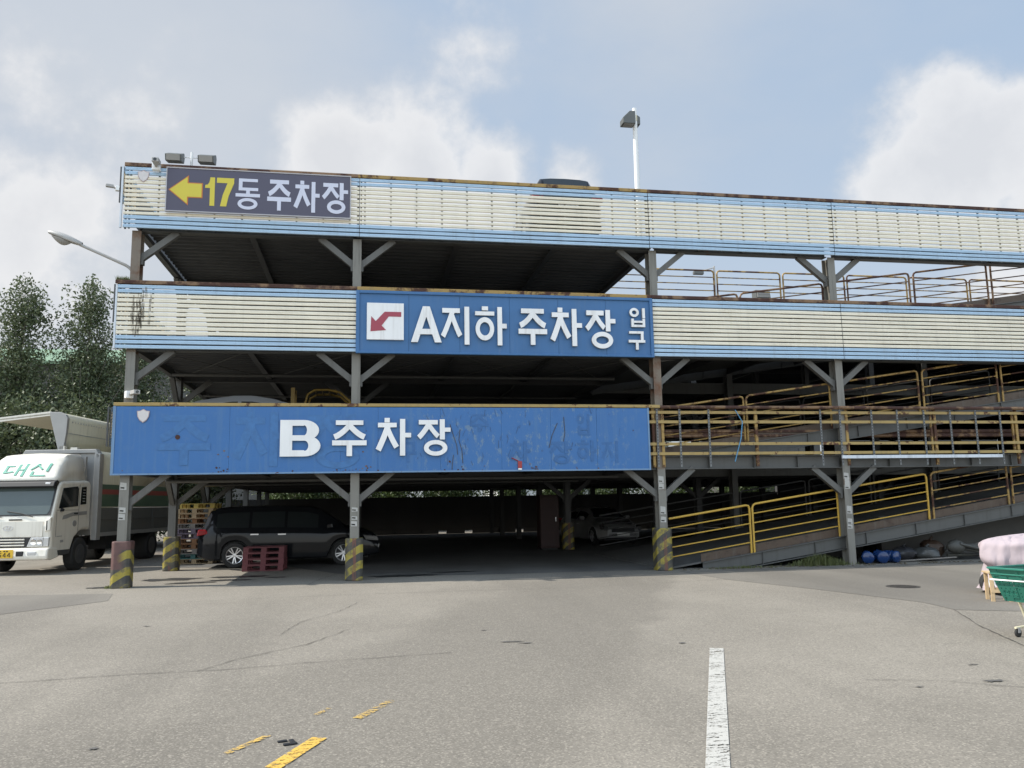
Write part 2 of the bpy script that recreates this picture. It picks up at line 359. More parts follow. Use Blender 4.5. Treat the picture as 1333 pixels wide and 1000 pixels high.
# ------------------------------------------------------------------ mesh helpers
class MB:
    """collects shapes, then links them as ONE mesh object"""
    def __init__(s): s.v = []; s.f = []; s.mi = []
    def add(s, vs, fs, mi=0):
        o = len(s.v); s.v += [tuple(q) for q in vs]
        for f in fs: s.f.append([o+i for i in f]); s.mi.append(mi)
        return s
    def box(s, a, b, mi=0, rot=None, at=None):
        x0, y0, z0 = a; x1, y1, z1 = b
        vs = [Vector(q) for q in ((x0,y0,z0),(x1,y0,z0),(x1,y1,z0),(x0,y1,z0),(x0,y0,z1),(x1,y0,z1),(x1,y1,z1),(x0,y1,z1))]
        if rot is not None:
            c = Vector(at) if at else (Vector(a)+Vector(b))/2
            vs = [c + rot @ (q-c) for q in vs]
        return s.add(vs, [(0,3,2,1),(4,5,6,7),(0,1,5,4),(1,2,6,5),(2,3,7,6),(3,0,4,7)], mi)
    def bar(s, p, q, wd, ht, mi=0, up=(0, 0, 1)):
        """rectangular bar from p to q: wd sideways, ht along up"""
        p, q = Vector(p), Vector(q); d = (q-p).normalized(); upv = Vector(up)
        sd = d.cross(upv)
        if sd.length < 1e-4: sd = d.cross(Vector((0, 1, 0)))
        sd.normalize(); uu = sd.cross(d).normalized()
        vs = [c + sd*(a*wd/2) + uu*(b*ht/2) for c in (p, q) for a, b in ((-1,-1),(1,-1),(1,1),(-1,1))]
        return s.add(vs, [(0,1,2,3),(7,6,5,4),(0,4,5,1),(1,5,6,2),(2,6,7,3),(3,7,4,0)], mi)
    def tube(s, pts, r, n=8, mi=0, caps=True):
        pts = [Vector(p) for p in pts]; rs = r if isinstance(r, (list, tuple)) else [r]*len(pts)
        o = len(s.v); prev = None
        for i, p in enumerate(pts):
            d = (pts[min(i+1, len(pts)-1)] - pts[max(i-1, 0)]).normalized()
            if prev is None:
                a = d.orthogonal().normalized()
            else:
                a = prev - d*prev.dot(d)
                a = a.normalized() if a.length > 1e-5 else d.orthogonal().normalized()
            prev = a; b = d.cross(a)
            for k in range(n):
                t = 2*math.pi*k/n; s.v.append(tuple(p + (a*math.cos(t)+b*math.sin(t))*rs[i]))
        for i in range(len(pts)-1):
            for k in range(n):
                k2 = (k+1) % n; s.f.append([o+i*n+k, o+i*n+k2, o+(i+1)*n+k2, o+(i+1)*n+k]); s.mi.append(mi)
        if caps:
            s.f.append([o+k for k in range(n)][::-1]); s.mi.append(mi)
            e = o+(len(pts)-1)*n; s.f.append([e+k for k in range(n)]); s.mi.append(mi)
        return s
    def lathe(s, prof, axis='z', at=(0, 0, 0), n=20, mi=0, caps=True):
        """prof: (radius, height) pairs turned round the axis"""
        o = len(s.v); at = Vector(at)
        for r_, h in prof:
            for k in range(n):
                t = 2*math.pi*k/n; a, b = r_*math.cos(t), r_*math.sin(t)
                s.v.append(tuple(at + Vector({'z': (a, b, h), 'y': (a, h, b), 'x': (h, a, b)}[axis])))
        for i in range(len(prof)-1):
            for k in range(n):
                k2 = (k+1) % n; s.f.append([o+i*n+k, o+i*n+k2, o+(i+1)*n+k2, o+(i+1)*n+k]); s.mi.append(mi)
        if caps:
            s.f.append([o+k for k in range(n)][::-1]); s.mi.append(mi)
            e = o+(len(prof)-1)*n; s.f.append([e+k for k in range(n)]); s.mi.append(mi)
        return s
    def prism(s, poly, lo, hi, axis='y', mi=0, mi_side=None):
        """polygon pushed through lo..hi along an axis; poly coordinates are the other two axes in x,y,z order"""
        def P(a, b, h): return {'x': (h, a, b), 'y': (a, h, b), 'z': (a, b, h)}[axis]
        n = len(poly); o = len(s.v)
        s.v += [P(a, b, lo) for a, b in poly] + [P(a, b, hi) for a, b in poly]
        s.f.append([o+i for i in range(n)]); s.mi.append(mi); s.f.append([o+n+i for i in range(n)][::-1]); s.mi.append(mi)
        for i in range(n):
            j = (i+1) % n; s.f.append([o+i, o+n+i, o+n+j, o+j]); s.mi.append(mi if mi_side is None else mi_side)
        return s
    def grid(s, rows, mi=0, closed=False):
        """skin of equal-length rows of points"""
        o = len(s.v); n = len(rows[0])
        for r_ in rows: s.v += [tuple(q) for q in r_]
        for i in range(len(rows)-1):
            for k in range(n if closed else n-1):
                k2 = (k+1) % n; s.f.append([o+i*n+k, o+i*n+k2, o+(i+1)*n+k2, o+(i+1)*n+k]); s.mi.append(mi)
        return s
    def build(s, name, mats, parent=None, loc=(0, 0, 0), smooth=None, bevel=0, subsurf=0, fixn=True, thick=0):
        me = bpy.data.meshes.new(name); me.from_pydata(s.v, [], s.f)
        for mm in (mats if isinstance(mats, (list, tuple)) else [mats]): me.materials.append(M[mm] if isinstance(mm, str) else mm)
        if any(s.mi): me.polygons.foreach_set('material_index', s.mi)
        if fixn:
            bm = bmesh.new(); bm.from_mesh(me); bmesh.ops.recalc_face_normals(bm, faces=bm.faces); bm.to_mesh(me); bm.free()
        if smooth is not None:
            me.polygons.foreach_set('use_smooth', [True]*len(me.polygons)); me.set_sharp_from_angle(angle=R(smooth))
        me.update()
        ob = bpy.data.objects.new(name, me); col.objects.link(ob); ob.location = loc
        if parent: ob.parent = parent
        if thick:
            md = ob.modifiers.new('thickness', 'SOLIDIFY'); md.thickness = thick; md.offset = -1
        if bevel:
            md = ob.modifiers.new('bevel', 'BEVEL'); md.width = bevel; md.segments = 2; md.limit_method = 'ANGLE'; md.angle_limit = R(40)
        if subsurf:
            md = ob.modifiers.new('sub', 'SUBSURF'); md.levels = md.render_levels = subsurf
        return ob
def thing(name, label, cat, loc=(0, 0, 0), rz=0, group=None):
    o = bpy.data.objects.new(name, None); col.objects.link(o); o.location = loc; o.rotation_euler = (0, 0, rz)
    o.empty_display_size = .2
    return tag(o, label, cat, group)
def tag(o, label, cat, group=None, kind=None):
    if label: o['label'] = label
    if cat: o['category'] = cat
    if group: o['group'] = group
    if kind: o['kind'] = kind
    return o
def struct(o, kind='structure'): o['kind'] = kind; return o
def dup(o, parent=None, loc=None, rz=None, label=None):
    c = o.copy(); col.objects.link(c); c.parent = parent
    if loc is not None: c.location = loc
    if rz is not None: c.rotation_euler = (0, 0, rz)
    if label: c['label'] = label
    for ch in list(o.children): dup(ch, c)
    return c
# ------------------------------------------------------------------ ground
U = [.1, 5.09, 12.53, 17.53, 24.97]           # front column lines
LV = [0.0, 2.8, 5.6, 8.4]                      # deck levels
def sheet(name, pts, z, mat, kind='structure'):
    mb = MB(); mb.add([(x, y, z) for x, y in pts], [list(range(len(pts)))])
    return struct(mb.build(name, mat, fixn=False), kind)
sheet('ground', [(-400, -300), (400, -300), (400, 600), (-400, 600)], 0, 'asphalt')
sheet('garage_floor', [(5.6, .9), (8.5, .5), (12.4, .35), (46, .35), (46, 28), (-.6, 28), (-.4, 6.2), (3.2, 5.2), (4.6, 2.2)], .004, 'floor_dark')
patch = [(12.75, -.35), (12.9, -2.6), (13.6, -4.9), (14.15, -7.3), (14.0, -8.2), (16.5, -9.6), (24, -10.5), (40, -9), (40, -.35)]
sheet('asphalt_patch', patch, .004, 'asphalt_smooth')
sheet('side_paving', [(-14, -8.5), (-4.5, -6.6), (-.8, -4.4), (.6, -2.6), (.3, -1.2), (-3, -.6), (-14, -.6)], .004, 'asphalt_smooth')
def ribbon(name, pts, wd, mat, z=.008, jit=0.0, kind='structure'):
    mb = MB(); rows = []
    rnd = random.Random(len(pts)*7+int(pts[0][0]*100))
    dense = []
    for (x0, y0), (x1, y1) in zip(pts, pts[1:]):
        n = max(1, int(math.hypot(x1-x0, y1-y0)/.12)) if jit else 1
        for i in range(n): dense.append((x0+(x1-x0)*i/n, y0+(y1-y0)*i/n))
    dense.append(pts[-1])
    for i, (x, y) in enumerate(dense):
        x2, y2 = dense[min(i+1, len(dense)-1)]; x1, y1 = dense[max(i-1, 0)]
        dx, dy = x2-x1, y2-y1; l = math.hypot(dx, dy) or 1; nx, ny = -dy/l, dx/l
        j = rnd.uniform(-jit, jit); ww = wd*(rnd.uniform(.35, 1.2) if jit else 1)/2
        rows.append([(x+nx*(j-ww), y+ny*(j-ww), z), (x+nx*(j+ww), y+ny*(j+ww), z)])
    mb.grid(rows); return struct(mb.build(name, mat), kind)
# lane paint
ribbon('road_marking', [(9.29, -10.3), (7.53, -14.3), (7.0, -15.5)], .155, 'paint_white')
ribbon('road_marking', [(4.985, -13.0), (4.68, -13.75), (4.35, -14.6)], .12, 'paint_yellow')
ribbon('road_marking', [(5.55, -11.95), (5.25, -12.5)], .085, 'paint_yellow_faint')
ribbon('road_marking', [(5.02, -12.1), (4.92, -12.3)], .05, 'paint_yellow_faint')
ribbon('road_marking', [(4.60, -12.85), (4.36, -13.25)], .06, 'paint_yellow_faint')
# cracks
ribbon('road_crack', [(-3.5, -9.6), (1.7, -10.25), (3.0, -10.1), (3.9, -10.1), (4.6, -9.95), (6.3, -9.75)], .014, 'crack', jit=.012)
ribbon('road_crack', [(3.6, -10.1), (3.9, -9.5), (4.6, -8.7), (5.1, -7.6)], .012, 'crack', jit=.02)
ribbon('road_crack', [(4.2, -7.9), (4.4, -6.6), (4.9, -5.6), (5.2, -4.4)], .010, 'crack', jit=.02)
ribbon('road_crack', [(14.0, -8.2), (13.2, -9.7), (12.5, -11.4)], .016, 'crack', jit=.01)
ribbon('road_crack', [(10.6, 1.2), (10.9, -.2), (10.75, -1.0)], .012, 'crack', jit=.02)
ribbon('road_crack', [(4.1, -.7), (4.35, .8), (4.7, 2.2)], .014, 'crack', jit=.02)
def dark_blotch(x, y, a, b, seed):  # flat dark patches standing in for shadow streaks near the column feet
    rnd = random.Random(seed); n = 26
    sheet('shade_tar_patch', [(x+a*math.cos(t)*k, y+b*math.sin(t)*k) for t, k in ((2*math.pi*i/n, rnd.uniform(.62, 1.1)) for i in range(n))], .008, 'dark_blotch')
for q in ((.75, 1.9, .75, .42, 1), (1.4, .75, .55, .22, 2), (2.35, 2.1, .8, .3, 3), (2.2, 1.2, .65, .22, 4), (3.2, 1.6, .3, .12, 5), (-.3, .25, .4, .18, 6),
          (6.3, .9, 1.1, .32, 7), (7.5, 1.5, .7, .2, 8)): dark_blotch(*q)
mb = MB(); 
mb.lathe([(.0, -.03), (.30, -.03), (.30, .007), (.27, .007), (.265, .002), (.0, .002)], at=(0, 0, 0), n=40)
for i in range(-5, 6):
    for j in range(-5, 6):
        if i*i+j*j < 24: mb.box((i*.047-.016, j*.047-.016, .002), (i*.047+.016, j*.047+.016, .009))
mb.build('manhole_cover', 'iron', loc=(15.33, -5.1, .004)); tag(bpy.data.objects['manhole_cover'], 'round cast iron manhole cover set in the smooth asphalt patch', 'manhole cover')
mb = MB(); mb.box((0, 0, 0), (.10, .035, .012)); mb.box((.06, .03, 0), (.095, .12, .012)); mb.box((-.02, .10, 0), (.05, .13, .012))
tag(mb.build('broken_bracket', 'black', loc=(4.74, -13.15, .002), bevel=.004), 'small dark broken bracket lying between the yellow paint dashes', 'debris').rotation_euler = (0, 0, .3)

# ------------------------------------------------------------------ parking garage
gar = thing('parking_garage', 'three storey open steel parking garage with cream and pale blue slatted parapets', 'building')
def hcol(x, y, z0, z1, mat, wd=.20, dp=.30, mats=None, cuts=()):
    """column of H section, flanges facing front and back"""
    mb = MB(); t = .018; zs = [z0, *cuts, z1]
    for i, (a, b) in enumerate(zip(zs, zs[1:])):
        k = i % 2; mb.box((-wd/2, -dp/2, a), (wd/2, -dp/2+t, b), k); mb.box((-wd/2, dp/2-t, a), (wd/2, dp/2, b), k); mb.box((-.007, -dp/2+t, a), (.007, dp/2-t, b), k)
    return mb.build('column', mats or mat, gar, (x, y, 0))
def brace(par, side, z, mat='steel', yy=0.0, run=.78, drop=.62, axis='x', start=.10):
    mb = MB(); s = side
    if axis == 'x': mb.bar((s*start, yy, z-drop), (s*(start+run), yy, z+.04), .11, .15, up=(0, 1, 0)) if False else mb.bar((s*start, yy, z-drop), (s*(start+run), yy, z+.02), .13, .14)
    else: mb.bar((0, s*.15, z-drop), (0, s*(.15+run), z+.02), .12, .13)
    # clipped foot plates
    if axis == 'x': mb.box((s*start-.01 if s > 0 else s*start-.05, yy-.07, z-drop-.16), (s*start+.05 if s > 0 else s*start+.01, yy+.07, z-drop+.12))
    return mb.build('brace', mat, par)
BEAM = [2.448, 5.246, 8.045]
front = []
for i, u in enumerate(U):
    mt_ = 'concrete_post' if i != 2 else 'concrete_post'
    c = hcol(u, .15, 0, 8.04, mt_, mats=('concrete_post', 'rust_post'), cuts=(2.45, 5.25) if i == 2 else (5.2,) if i == 0 else ()); front.append(c)
    for z in BEAM:
        if i > 0: brace(c, -1, z)
        if i < 4: brace(c, 1, z)
def sleeve(par, mat, ht=.98, wd=.40, dp=.44):
    mb = MB(); c = .07; a, b = wd/2, dp/2
    poly = [(-a+c, -b), (a-c, -b), (a, -b+c), (a, b-c), (a-c, b), (-a+c, b), (-a, b-c), (-a, -b+c)]
    mb.prism(poly, 0.0, ht, 'z')
    s_ = mb.build('hazard_sleeve', mat, par, bevel=.02); return s_
s0 = sleeve(front[0], 'stripes_red', 1.0); s0['label'] = 'sleeve with peeling red paint over the stripes'
sleeve(front[1], 'stripes', .95); s2 = sleeve(front[2], 'stripes', 1.02)
# tape and paper scraps on the front columns
rnd = random.Random(4)
for i, spots in ((0, ((2.12, .16), (1.62, .12), (1.46, .14))), (1, ((1.55, .1), (1.37, .08), (1.22, .12))), (2, ((2.12, .17), (1.96, .15), (1.35, .2), (1.16, .14))), (3, ((2.18, .14), (1.9, .34), (1.28, .2), (1.0, .16), (.9, .1)))):
    for z, h in spots:
        mb = MB(); x = rnd.uniform(-.03, .0); mb.add([(x-.065, -.153, z), (x+.075, -.153, z+rnd.uniform(-.01, .01)), (x+.07, -.153, z+h*.9), (x-.06, -.153, z+h)], [(0, 1, 2, 3)])
        mb.add([(x-.055, -.155, z+.03), (x+.03, -.155, z+.02), (x+.03, -.155, z+.05), (x-.05, -.155, z+.055)], [(0, 1, 2, 3)], 1)
        mb.build('paper_scrap', ('paper', 'crack'), front[i], thick=.002)
# inside columns
for v in (4.95, 9.8, 14.6, 19.4, 24.2, 27.8):
    for u in (.1, 5.09, 12.53, 17.53, 24.97, 32.4, 39.9):
        if u > 12 and v < 6: continue
        vv = v if not (u > 13 and v == 9.8) else 9.8
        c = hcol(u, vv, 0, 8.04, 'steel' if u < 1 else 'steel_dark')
        if v < 12:
            for z in BEAM: 
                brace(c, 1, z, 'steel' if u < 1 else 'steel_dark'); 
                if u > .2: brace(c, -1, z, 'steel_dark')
        if (u, v) == (.1, 4.95): sleeve(c, 'stripes', .92)
        if (u, v) == (12.53, 9.8): sleeve(c, 'stripes', .95)
        if u == .1 and v < 12:
            for z in BEAM: brace(c, -1, z, 'steel', axis='y', run=.7)
for u in (17.53, 24.97):                         # ramp-side columns
    c = hcol(u, 6.7, 0, 8.04, 'steel')

# decks: concrete on corrugated sheet
def deck(z, x0, x1, y0, y1, holes=()):
    mb = MB()
    prof = []; y = y0; p = .30
    while y < y1-.01:
        prof += [(y, 0), (y+.10, 0), (y+.14, .06), (y+.26, .06)]; y += p
    prof.append((y1, 0))
    # underside
    mb.grid([[(x0, a, z-.16+b) for a, b in prof], [(x1, a, z-.16+b) for a, b in prof]])
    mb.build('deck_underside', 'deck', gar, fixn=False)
    mb = MB(); mb.box((x0, y0, z-.095), (x1, y1, z)); return mb.build('floor_deck', 'deck_top', gar)
for z in LV[1:]:
    deck(z, .16, 12.62, .05, 28.0); deck(z, 12.62, 46, 6.85, 28.0); deck(z, 32.0, 46, .05, 6.8)  # decks lengthened out of view to keep the right interior dark
    # lengthwise and cross beams beneath
    for v in (4.95, 9.8, 14.6, 19.4, 24.2, 27.8):
        mb = MB(); x1 = 46 if v > 6 else 12.6
        mb.box((.2, v-.07, z-.36), (x1, v+.07, z-.335)); mb.box((.2, v-.01, z-.335), (x1, v+.01, z-.16)); mb.build('floor_beam', 'steel_dark', gar)
    k = 0
    for u in (.1, 2.6, 5.09, 7.55, 10.05, 12.53):
        mb = MB(); d = .34 if u in U else .28
        mb.box((u-.07, .2, z-d), (u+.07, 27.9, z-d+.02)); mb.box((u-.01, .2, z-d+.02), (u+.01, 27.9, z-.15)); mb.build('floor_beam', 'steel' if u == .1 else 'steel_dark', gar)
    for u in (15.05, 17.53, 20.0, 22.5, 24.97, 29.9, 34.9, 39.9):
        mb = MB(); mb.box((u-.07, 6.9, z-.30), (u+.07, 27.9, z-.28)); mb.box((u-.01, 6.9, z-.28), (u+.01, 27.9, z-.15)); mb.build('floor_beam', 'steel_dark', gar)
    mb = MB(); mb.box((12.62, 6.78, z-.35), (46, 6.85, z+.02)); mb.build('floor_beam', 'steel', gar)
# front edge beams, one between each pair of columns
for z in BEAM:
    for a, b in zip(U, U[1:]):
        mb = MB(); x0, x1 = a+.10, b-.10
        mb.box((x0, .04, z), (x1, .26, z+.02)); mb.box((x0, .04, z+.31), (x1, .26, z+.33)); mb.box((x0, .13, z+.02), (x1, .15, z+.31))
        n = int((x1-x0)/1.2)
        for i in range(1, n): 
            xx = x0+(x1-x0)*i/n; mb.box((xx-.006, .05, z+.02), (xx+.006, .13, z+.31))
        mb.build('edge_beam', 'steel_mid', gar)

# slatted parapets
NS = 14
def slat_panel(x0, x1, zb, zt, wide=(), seed=0, nblue=(3, 2), y=-.15, side=None):
    """one bay of sheet slats; wide = gap numbers (from the bottom) that stand open"""
    rnd = random.Random(seed); mb = MB(); pitch = (zt-zb)/NS
    n = max(3, int((x1-x0)/1.25)); xs = [x0+(x1-x0)*i/n for i in range(n+1)]
    drift = [[rnd.uniform(-.0055, .0055) for _ in xs] for _ in range(NS)]
    for k in range(NS):
        lo = zb+k*pitch+.009; hi = zb+(k+1)*pitch-.014
        if k in wide: hi -= .012
        if k-1 in wide: lo += .002
        else: lo += .001
        rows = []
        for x, dr in zip(xs, drift[k]):
            a, b = lo+dr*.6, hi+dr
            rows.append([(x, y+.028, a), (x, y, a+.002), (x, y-.007, a+.012), (x, y-.007, (a+b)/2-.004), (x, y-.002, (a+b)/2), (x, y-.007, (a+b)/2+.004), (x, y-.007, b-.012), (x, y, b-.002), (x, y+.028, b)])
        mb.grid(rows, 1 if (k < nblue[0] or k >= NS-nblue[1]) else 0)
    s = x0+.12
    mb.box((x0+.012, y+.068, zb), (x0+.05, y+.10, zt), 2); mb.box((x1-.05, y+.068, zb), (x1+.011, y+.10, zt), 2)
    while s < x1-.02:                            # studs the slats are fixed to
        mb.box((s-.018, y+.03, zb), (s+.018, y+.065, zt), 2); s += .62
    ob = mb.build('slat_panel', ('cream', 'paleblue', 'steel_dark'), gar)
    if side is not None: ob.rotation_euler = (0, 0, R(90)); ob.location = side
    return ob
W3 = (11, 9, 8, 6, 4, 3)
seed = 0
for a, b in ((-.17, 5.13), (5.145, 12.40), (12.415, 17.55), (17.565, 24.98)):
    slat_panel(a, b, 8.05, 9.53, W3, seed); seed += 1
for a, b in ((-.20, 5.09), (12.42, 17.60), (17.615, 24.98)):
    slat_panel(a, b, 5.25, 6.74, (), seed); seed += 1
for z0, z1 in ((8.05, 9.53), (5.25, 6.74), (2.45, 3.95)):      # left flank
    slat_panel(0, 28.0, z0+.62, z1, (11, 9, 8, 6) if z0 > 6 else (), seed, y=.0, side=(-.2, -.10, 0)); seed += 1
    if z0 > 3: mb = MB(); mb.box((-.245, -.16, z0), (-.205, -.11, z1)); mb.build('corner_trim', 'white_strip', gar)
    mb = MB(); mb.box((-.03, .32, z0+.19), (-.01, 27.9, z0+1.1)); mb.build('flank_kerb', 'steel_dark', gar)
# rear parapets
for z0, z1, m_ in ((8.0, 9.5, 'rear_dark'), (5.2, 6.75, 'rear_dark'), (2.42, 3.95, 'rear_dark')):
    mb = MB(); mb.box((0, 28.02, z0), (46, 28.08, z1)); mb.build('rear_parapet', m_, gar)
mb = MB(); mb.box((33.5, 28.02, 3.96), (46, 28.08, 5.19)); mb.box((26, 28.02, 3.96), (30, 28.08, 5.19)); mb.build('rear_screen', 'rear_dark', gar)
mb = MB(); mb.box((46, -.1, 0), (46.1, 28, 9.5)); mb.box((33, -.1, 0), (46, 0, 9.5)); mb.build('unseen_end_wall', 'deck', gar)  # closed end added out of view to keep daylight from the interior
# top rails
def rail(x0, x1, z, mat, name='top_rail', s=.085, y=-.12, d=.10):
    mb = MB(); mb.box((x0, y-d/2, z-s), (x1, y+d/2, z)); return mb.build(name, mat, gar, bevel=.008)
rail(-.19, 5.1, 9.613, 'rust_pipe'); rail(5.1, 12.4, 9.613, 'yellow_rail'); rail(12.4, 24.98, 9.613, 'rust_pipe')
rail(-.26, 5.1, 6.825, 'rust_pipe'); rail(5.1, 12.4, 6.825, 'yellow_rail'); rail(12.4, 24.98, 6.825, 'rust_pipe')
rail(-.16, 12.5, 4.035, 'yellow_bar', s=.075); 
mb = MB(); mb.tube([(12.5, -.11, 3.985), (24.98, -.11, 3.985)], .045, 10); mb.build('top_rail', 'rust_pipe', gar, smooth=40)
# open guard rail of the first deck right of the blue board
for z, x0 in ((3.86, 12.22), (3.62, 12.22), (3.07, 12.22), (2.83, 12.22)):
    mb = MB(); mb.box((x0, -.07, z-.036), (24.9, -.035, z+.036)); mb.build('rail_bar', 'yellow_bar', gar)
mb = MB()
prof = [(0, -.15), (.04, -.11), (.04, -.05), (0, -.01), (0, .01), (.04, .05), (.04, .11), (0, .15)]
mb.grid([[(x, .36-a, 3.36+b*.72) for a, b in prof] for x in (12.65, 15, 18, 21, 24.9)]); mb.build('crash_barrier', 'rust_pipe', gar, thick=.006)
for u, two in ((12.36, 0), (12.60, 0), (15.1, 0), (17.62, 0), (20.18, 1), (22.64, 1)):
    mb = MB(); mb.box((u-.035, -.03, 2.50), (u+.035, .03, 3.96)); 
    if two: mb.box((u-.13, -.02, 2.85), (u-.085, .02, 3.94))
    mb.build('rail_post', 'yellow_rail', gar)
for u in (13.03, 13.80, 16.85, 18.30, 19.04, 19.82, 20.60, 21.36, 22.1, 17.40, 12.44):
    mb = MB(); mb.box((u-.022, -.095, 2.50), (u+.022, -.075, 3.94))
    for i in range(19): mb.box((u-.008, -.098, 2.56+i*.073), (u+.008, -.0945, 2.60+i*.073), 1)
    mb.build('slotted_strut', ('galv', 'pit_dark'), gar)
tag(MB().box((17.36, -.15, 2.675), (22.02, -.105, 2.755)).build('loose_strip', 'white_strip'), 'long pale blue and white metal strip tied along the foot of the yellow railing', 'metal strip')
mb = MB(); mb.bar((14.5, -.12, 3.92), (14.68, -.12, 3.62), .03, .012); mb.bar((14.68, -.12, 3.62), (14.62, -.12, 3.2), .035, .012); mb.bar((14.62, -.12, 3.2), (14.43, -.12, 2.62), .035, .012, 0)
tag(mb.build('hanging_strap', ('blue_tape')), 'bent blue strap hanging down over the yellow railing bars', 'strap')
# pipes and thin cross rods under the decks
for z in (2.8, 5.6):
    for y, r_ in ((3.2, .045), (7.6, .035)):
        mb = MB(); mb.tube([(.3, y, z-.42), (12.4, y, z-.42)], r_, 8); mb.build('ceiling_pipe', 'steel', gar, smooth=50)
    for a, b in ((.2, 2.6), (2.6, 5.09), (5.09, 7.55), (7.55, 10.05), (10.05, 12.5)):
        mb = MB(); mb.tube([(a, .4, z-.24), (b, 4.8, z-.24)], .012, 5); mb.tube([(a, 4.8, z-.255), (b, .4, z-.255)], .012, 5); mb.build('cross_rod', 'steel', gar)
# rust and rain marks on the left end of the second parapet
rnd = random.Random(9)
for i in range(16):
    mb = MB()
    x = rnd.gauss(.28, .12) if i < 13 else rnd.uniform(.05, 1.2); z1 = rnd.uniform(6.25, 6.72); z0 = max(5.3, z1-rnd.uniform(.2, .9)); ww = rnd.uniform(.01, .05)
    mb.add([(x-ww, -.159, z0), (x+ww, -.159, z0), (x+ww*.7, -.159, z1), (x-ww*.7, -.159, z1)], [(0, 1, 2, 3)]); mb.build('rain_stain', 'run_grime', gar)

# ------------------------------------------------------------------ ramps inside the garage (parts), each with railings
SL = .144
def ramp(zb, k, rail_mat, first_new):
    zz = lambda u: zb + max(0, .34+SL*(u-14.93))
    x0, x1 = 12.62, 31.9
    mb = MB(); mb.prism([(x0, zb-.02), (x0, zz(x0)+.012), (x1, zz(x1)), (x1, zz(x1)-.10)], .35, 6.6, 'y') if k == 0 else mb.prism([(x0, zb-.09), (x0, zz(x0)+.012), (x1, zz(x1)), (x1, zz(x1)-.10)], .35, 6.6, 'y')
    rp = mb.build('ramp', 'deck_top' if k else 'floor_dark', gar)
    for yy in (.20, 6.65):
        mb = MB(); d = .34; xs = 13.6 if k == 0 else 12.7
        a, b = zz(xs)-d, zz(x1)-d
        # I beam: web, top and bottom flanges, stiffeners
        mb.prism([(xs, max(zb+.0 if k == 0 else -9, a)), (xs+1.1, max(zb+.01 if k == 0 else -9, zz(xs+1.1)-d)), (x1, b), (x1, zz(x1)-.02), (xs, zz(xs)-.02)], yy+.05, yy+.065, 'y')
        mb.prism([(xs, zz(xs)-.02), (x1, zz(x1)-.02), (x1, zz(x1)), (xs, zz(xs))], yy, yy+.13, 'y')
        mb.prism([(xs+1.1, zz(xs+1.1)-d), (x1, b), (x1, b+.02), (xs+1.1, zz(xs+1.1)-d+.02)], yy, yy+.13, 'y')
        for q in range(12):
            xx = 15.2+q*1.45; mb.box((xx-.006, yy+.01, zz(xx)-d+.03), (xx+.006, yy+.05, zz(xx)-.03))
        mb.build('side_beam', 'steel_mid', rp)
        if yy < 1:                               # rusty upstand plate
            mb = MB(); mb.prism([(xs, zz(xs)), (x1, zz(x1)), (x1, zz(x1)+.2), (xs, zz(xs)+.2)], .34, .348, 'y'); mb.build('kerb_plate', 'kerb_rust', rp)
    if k: 
        for xx in (15, 17.5, 20, 22.5, 25, 27.5, 30):
            mb = MB(); mb.box((xx-.05, .3, zz(xx)-.3), (xx+.05, 6.6, zz(xx)-.1)); mb.build('cross_beam', 'steel_dark', rp)
    for yy, dk in ((.30, 0), (6.5, 1))[:1 if k == 2 else 2]:
        spans = [(12.70, 14.94), (15.02, 17.40), (17.66, 20.02), (20.16, 22.46), (22.6, 24.9), (25.1, 27.5)]
        for i, (a, b) in enumerate(spans):
            if k == 0 and i == 0: a = 12.78
            mb = MB(); r_ = .027; h = 1.20; c = .09
            top = lambda x: zz(x)+h
            pts = []
            if not (k == 0 and i == 0): pts += [(a, yy, zz(a)-.05), (a, yy, top(a)-c), (a+c*.3, yy, top(a)-c*.3), (a+c, yy, top(a+c))]
            else: pts += [(a, yy, top(a))]
            pts += [(b-c, yy, top(b-c)), (b-c*.3, yy, top(b)-c*.3), (b, yy, top(b)-c), (b, yy, zz(b)-.05)]
            mb.tube(pts, r_, 8)
            for q in range(1, 5): mb.tube([(a, yy, top(a)-.235*q), (b, yy, top(b)-.235*q)], .016, 6)
            mt_ = 'yellow_new' if (first_new and i < 2 and not dk) else rail_mat
            if first_new and i == 2 and not dk: mt_ = 'yellow_new'
            if dk: mt_ = 'steel_dark'
            mb.build('railing', mt_, rp, smooth=40)
    return rp
ramp(0.0, 0, 'yellow_rail', True); ramp(2.78, 1, 'yellow_rail', False); ramp(5.50, 2, 'rust_pipe', False)  # upper ramp rails: darker rust also stands in for backlit shade
# level railing of the top deck beyond the ramp well
for a in [12.75+2.5*i-.3 for i in range(9)]:
    b = a+2.38; mb = MB(); z = 8.4; y = 6.95
    mb.tube([(a, y, z), (a, y, z+1.15), (a+.03, y, z+1.21), (a+.09, y, z+1.24), (b-.09, y, z+1.24), (b-.03, y, z+1.21), (b, y, z+1.15), (b, y, z)], .03, 8)
    for q in range(1, 5): mb.tube([(a, y, z+1.24-.24*q), (b, y, z+1.24-.24*q)], .018, 6)
    mb.build('guard_railing', 'yellow_rail', gar, smooth=40)
# old concrete under the foot of the ramp
mb = MB(); mb.box((19.4, 1.55, 0), (34, 1.8, 1.15)); mb.box((17.6, 2.6, 0), (19.5, 2.75, .7)); mb.build('retaining_wall', 'retaining', gar)
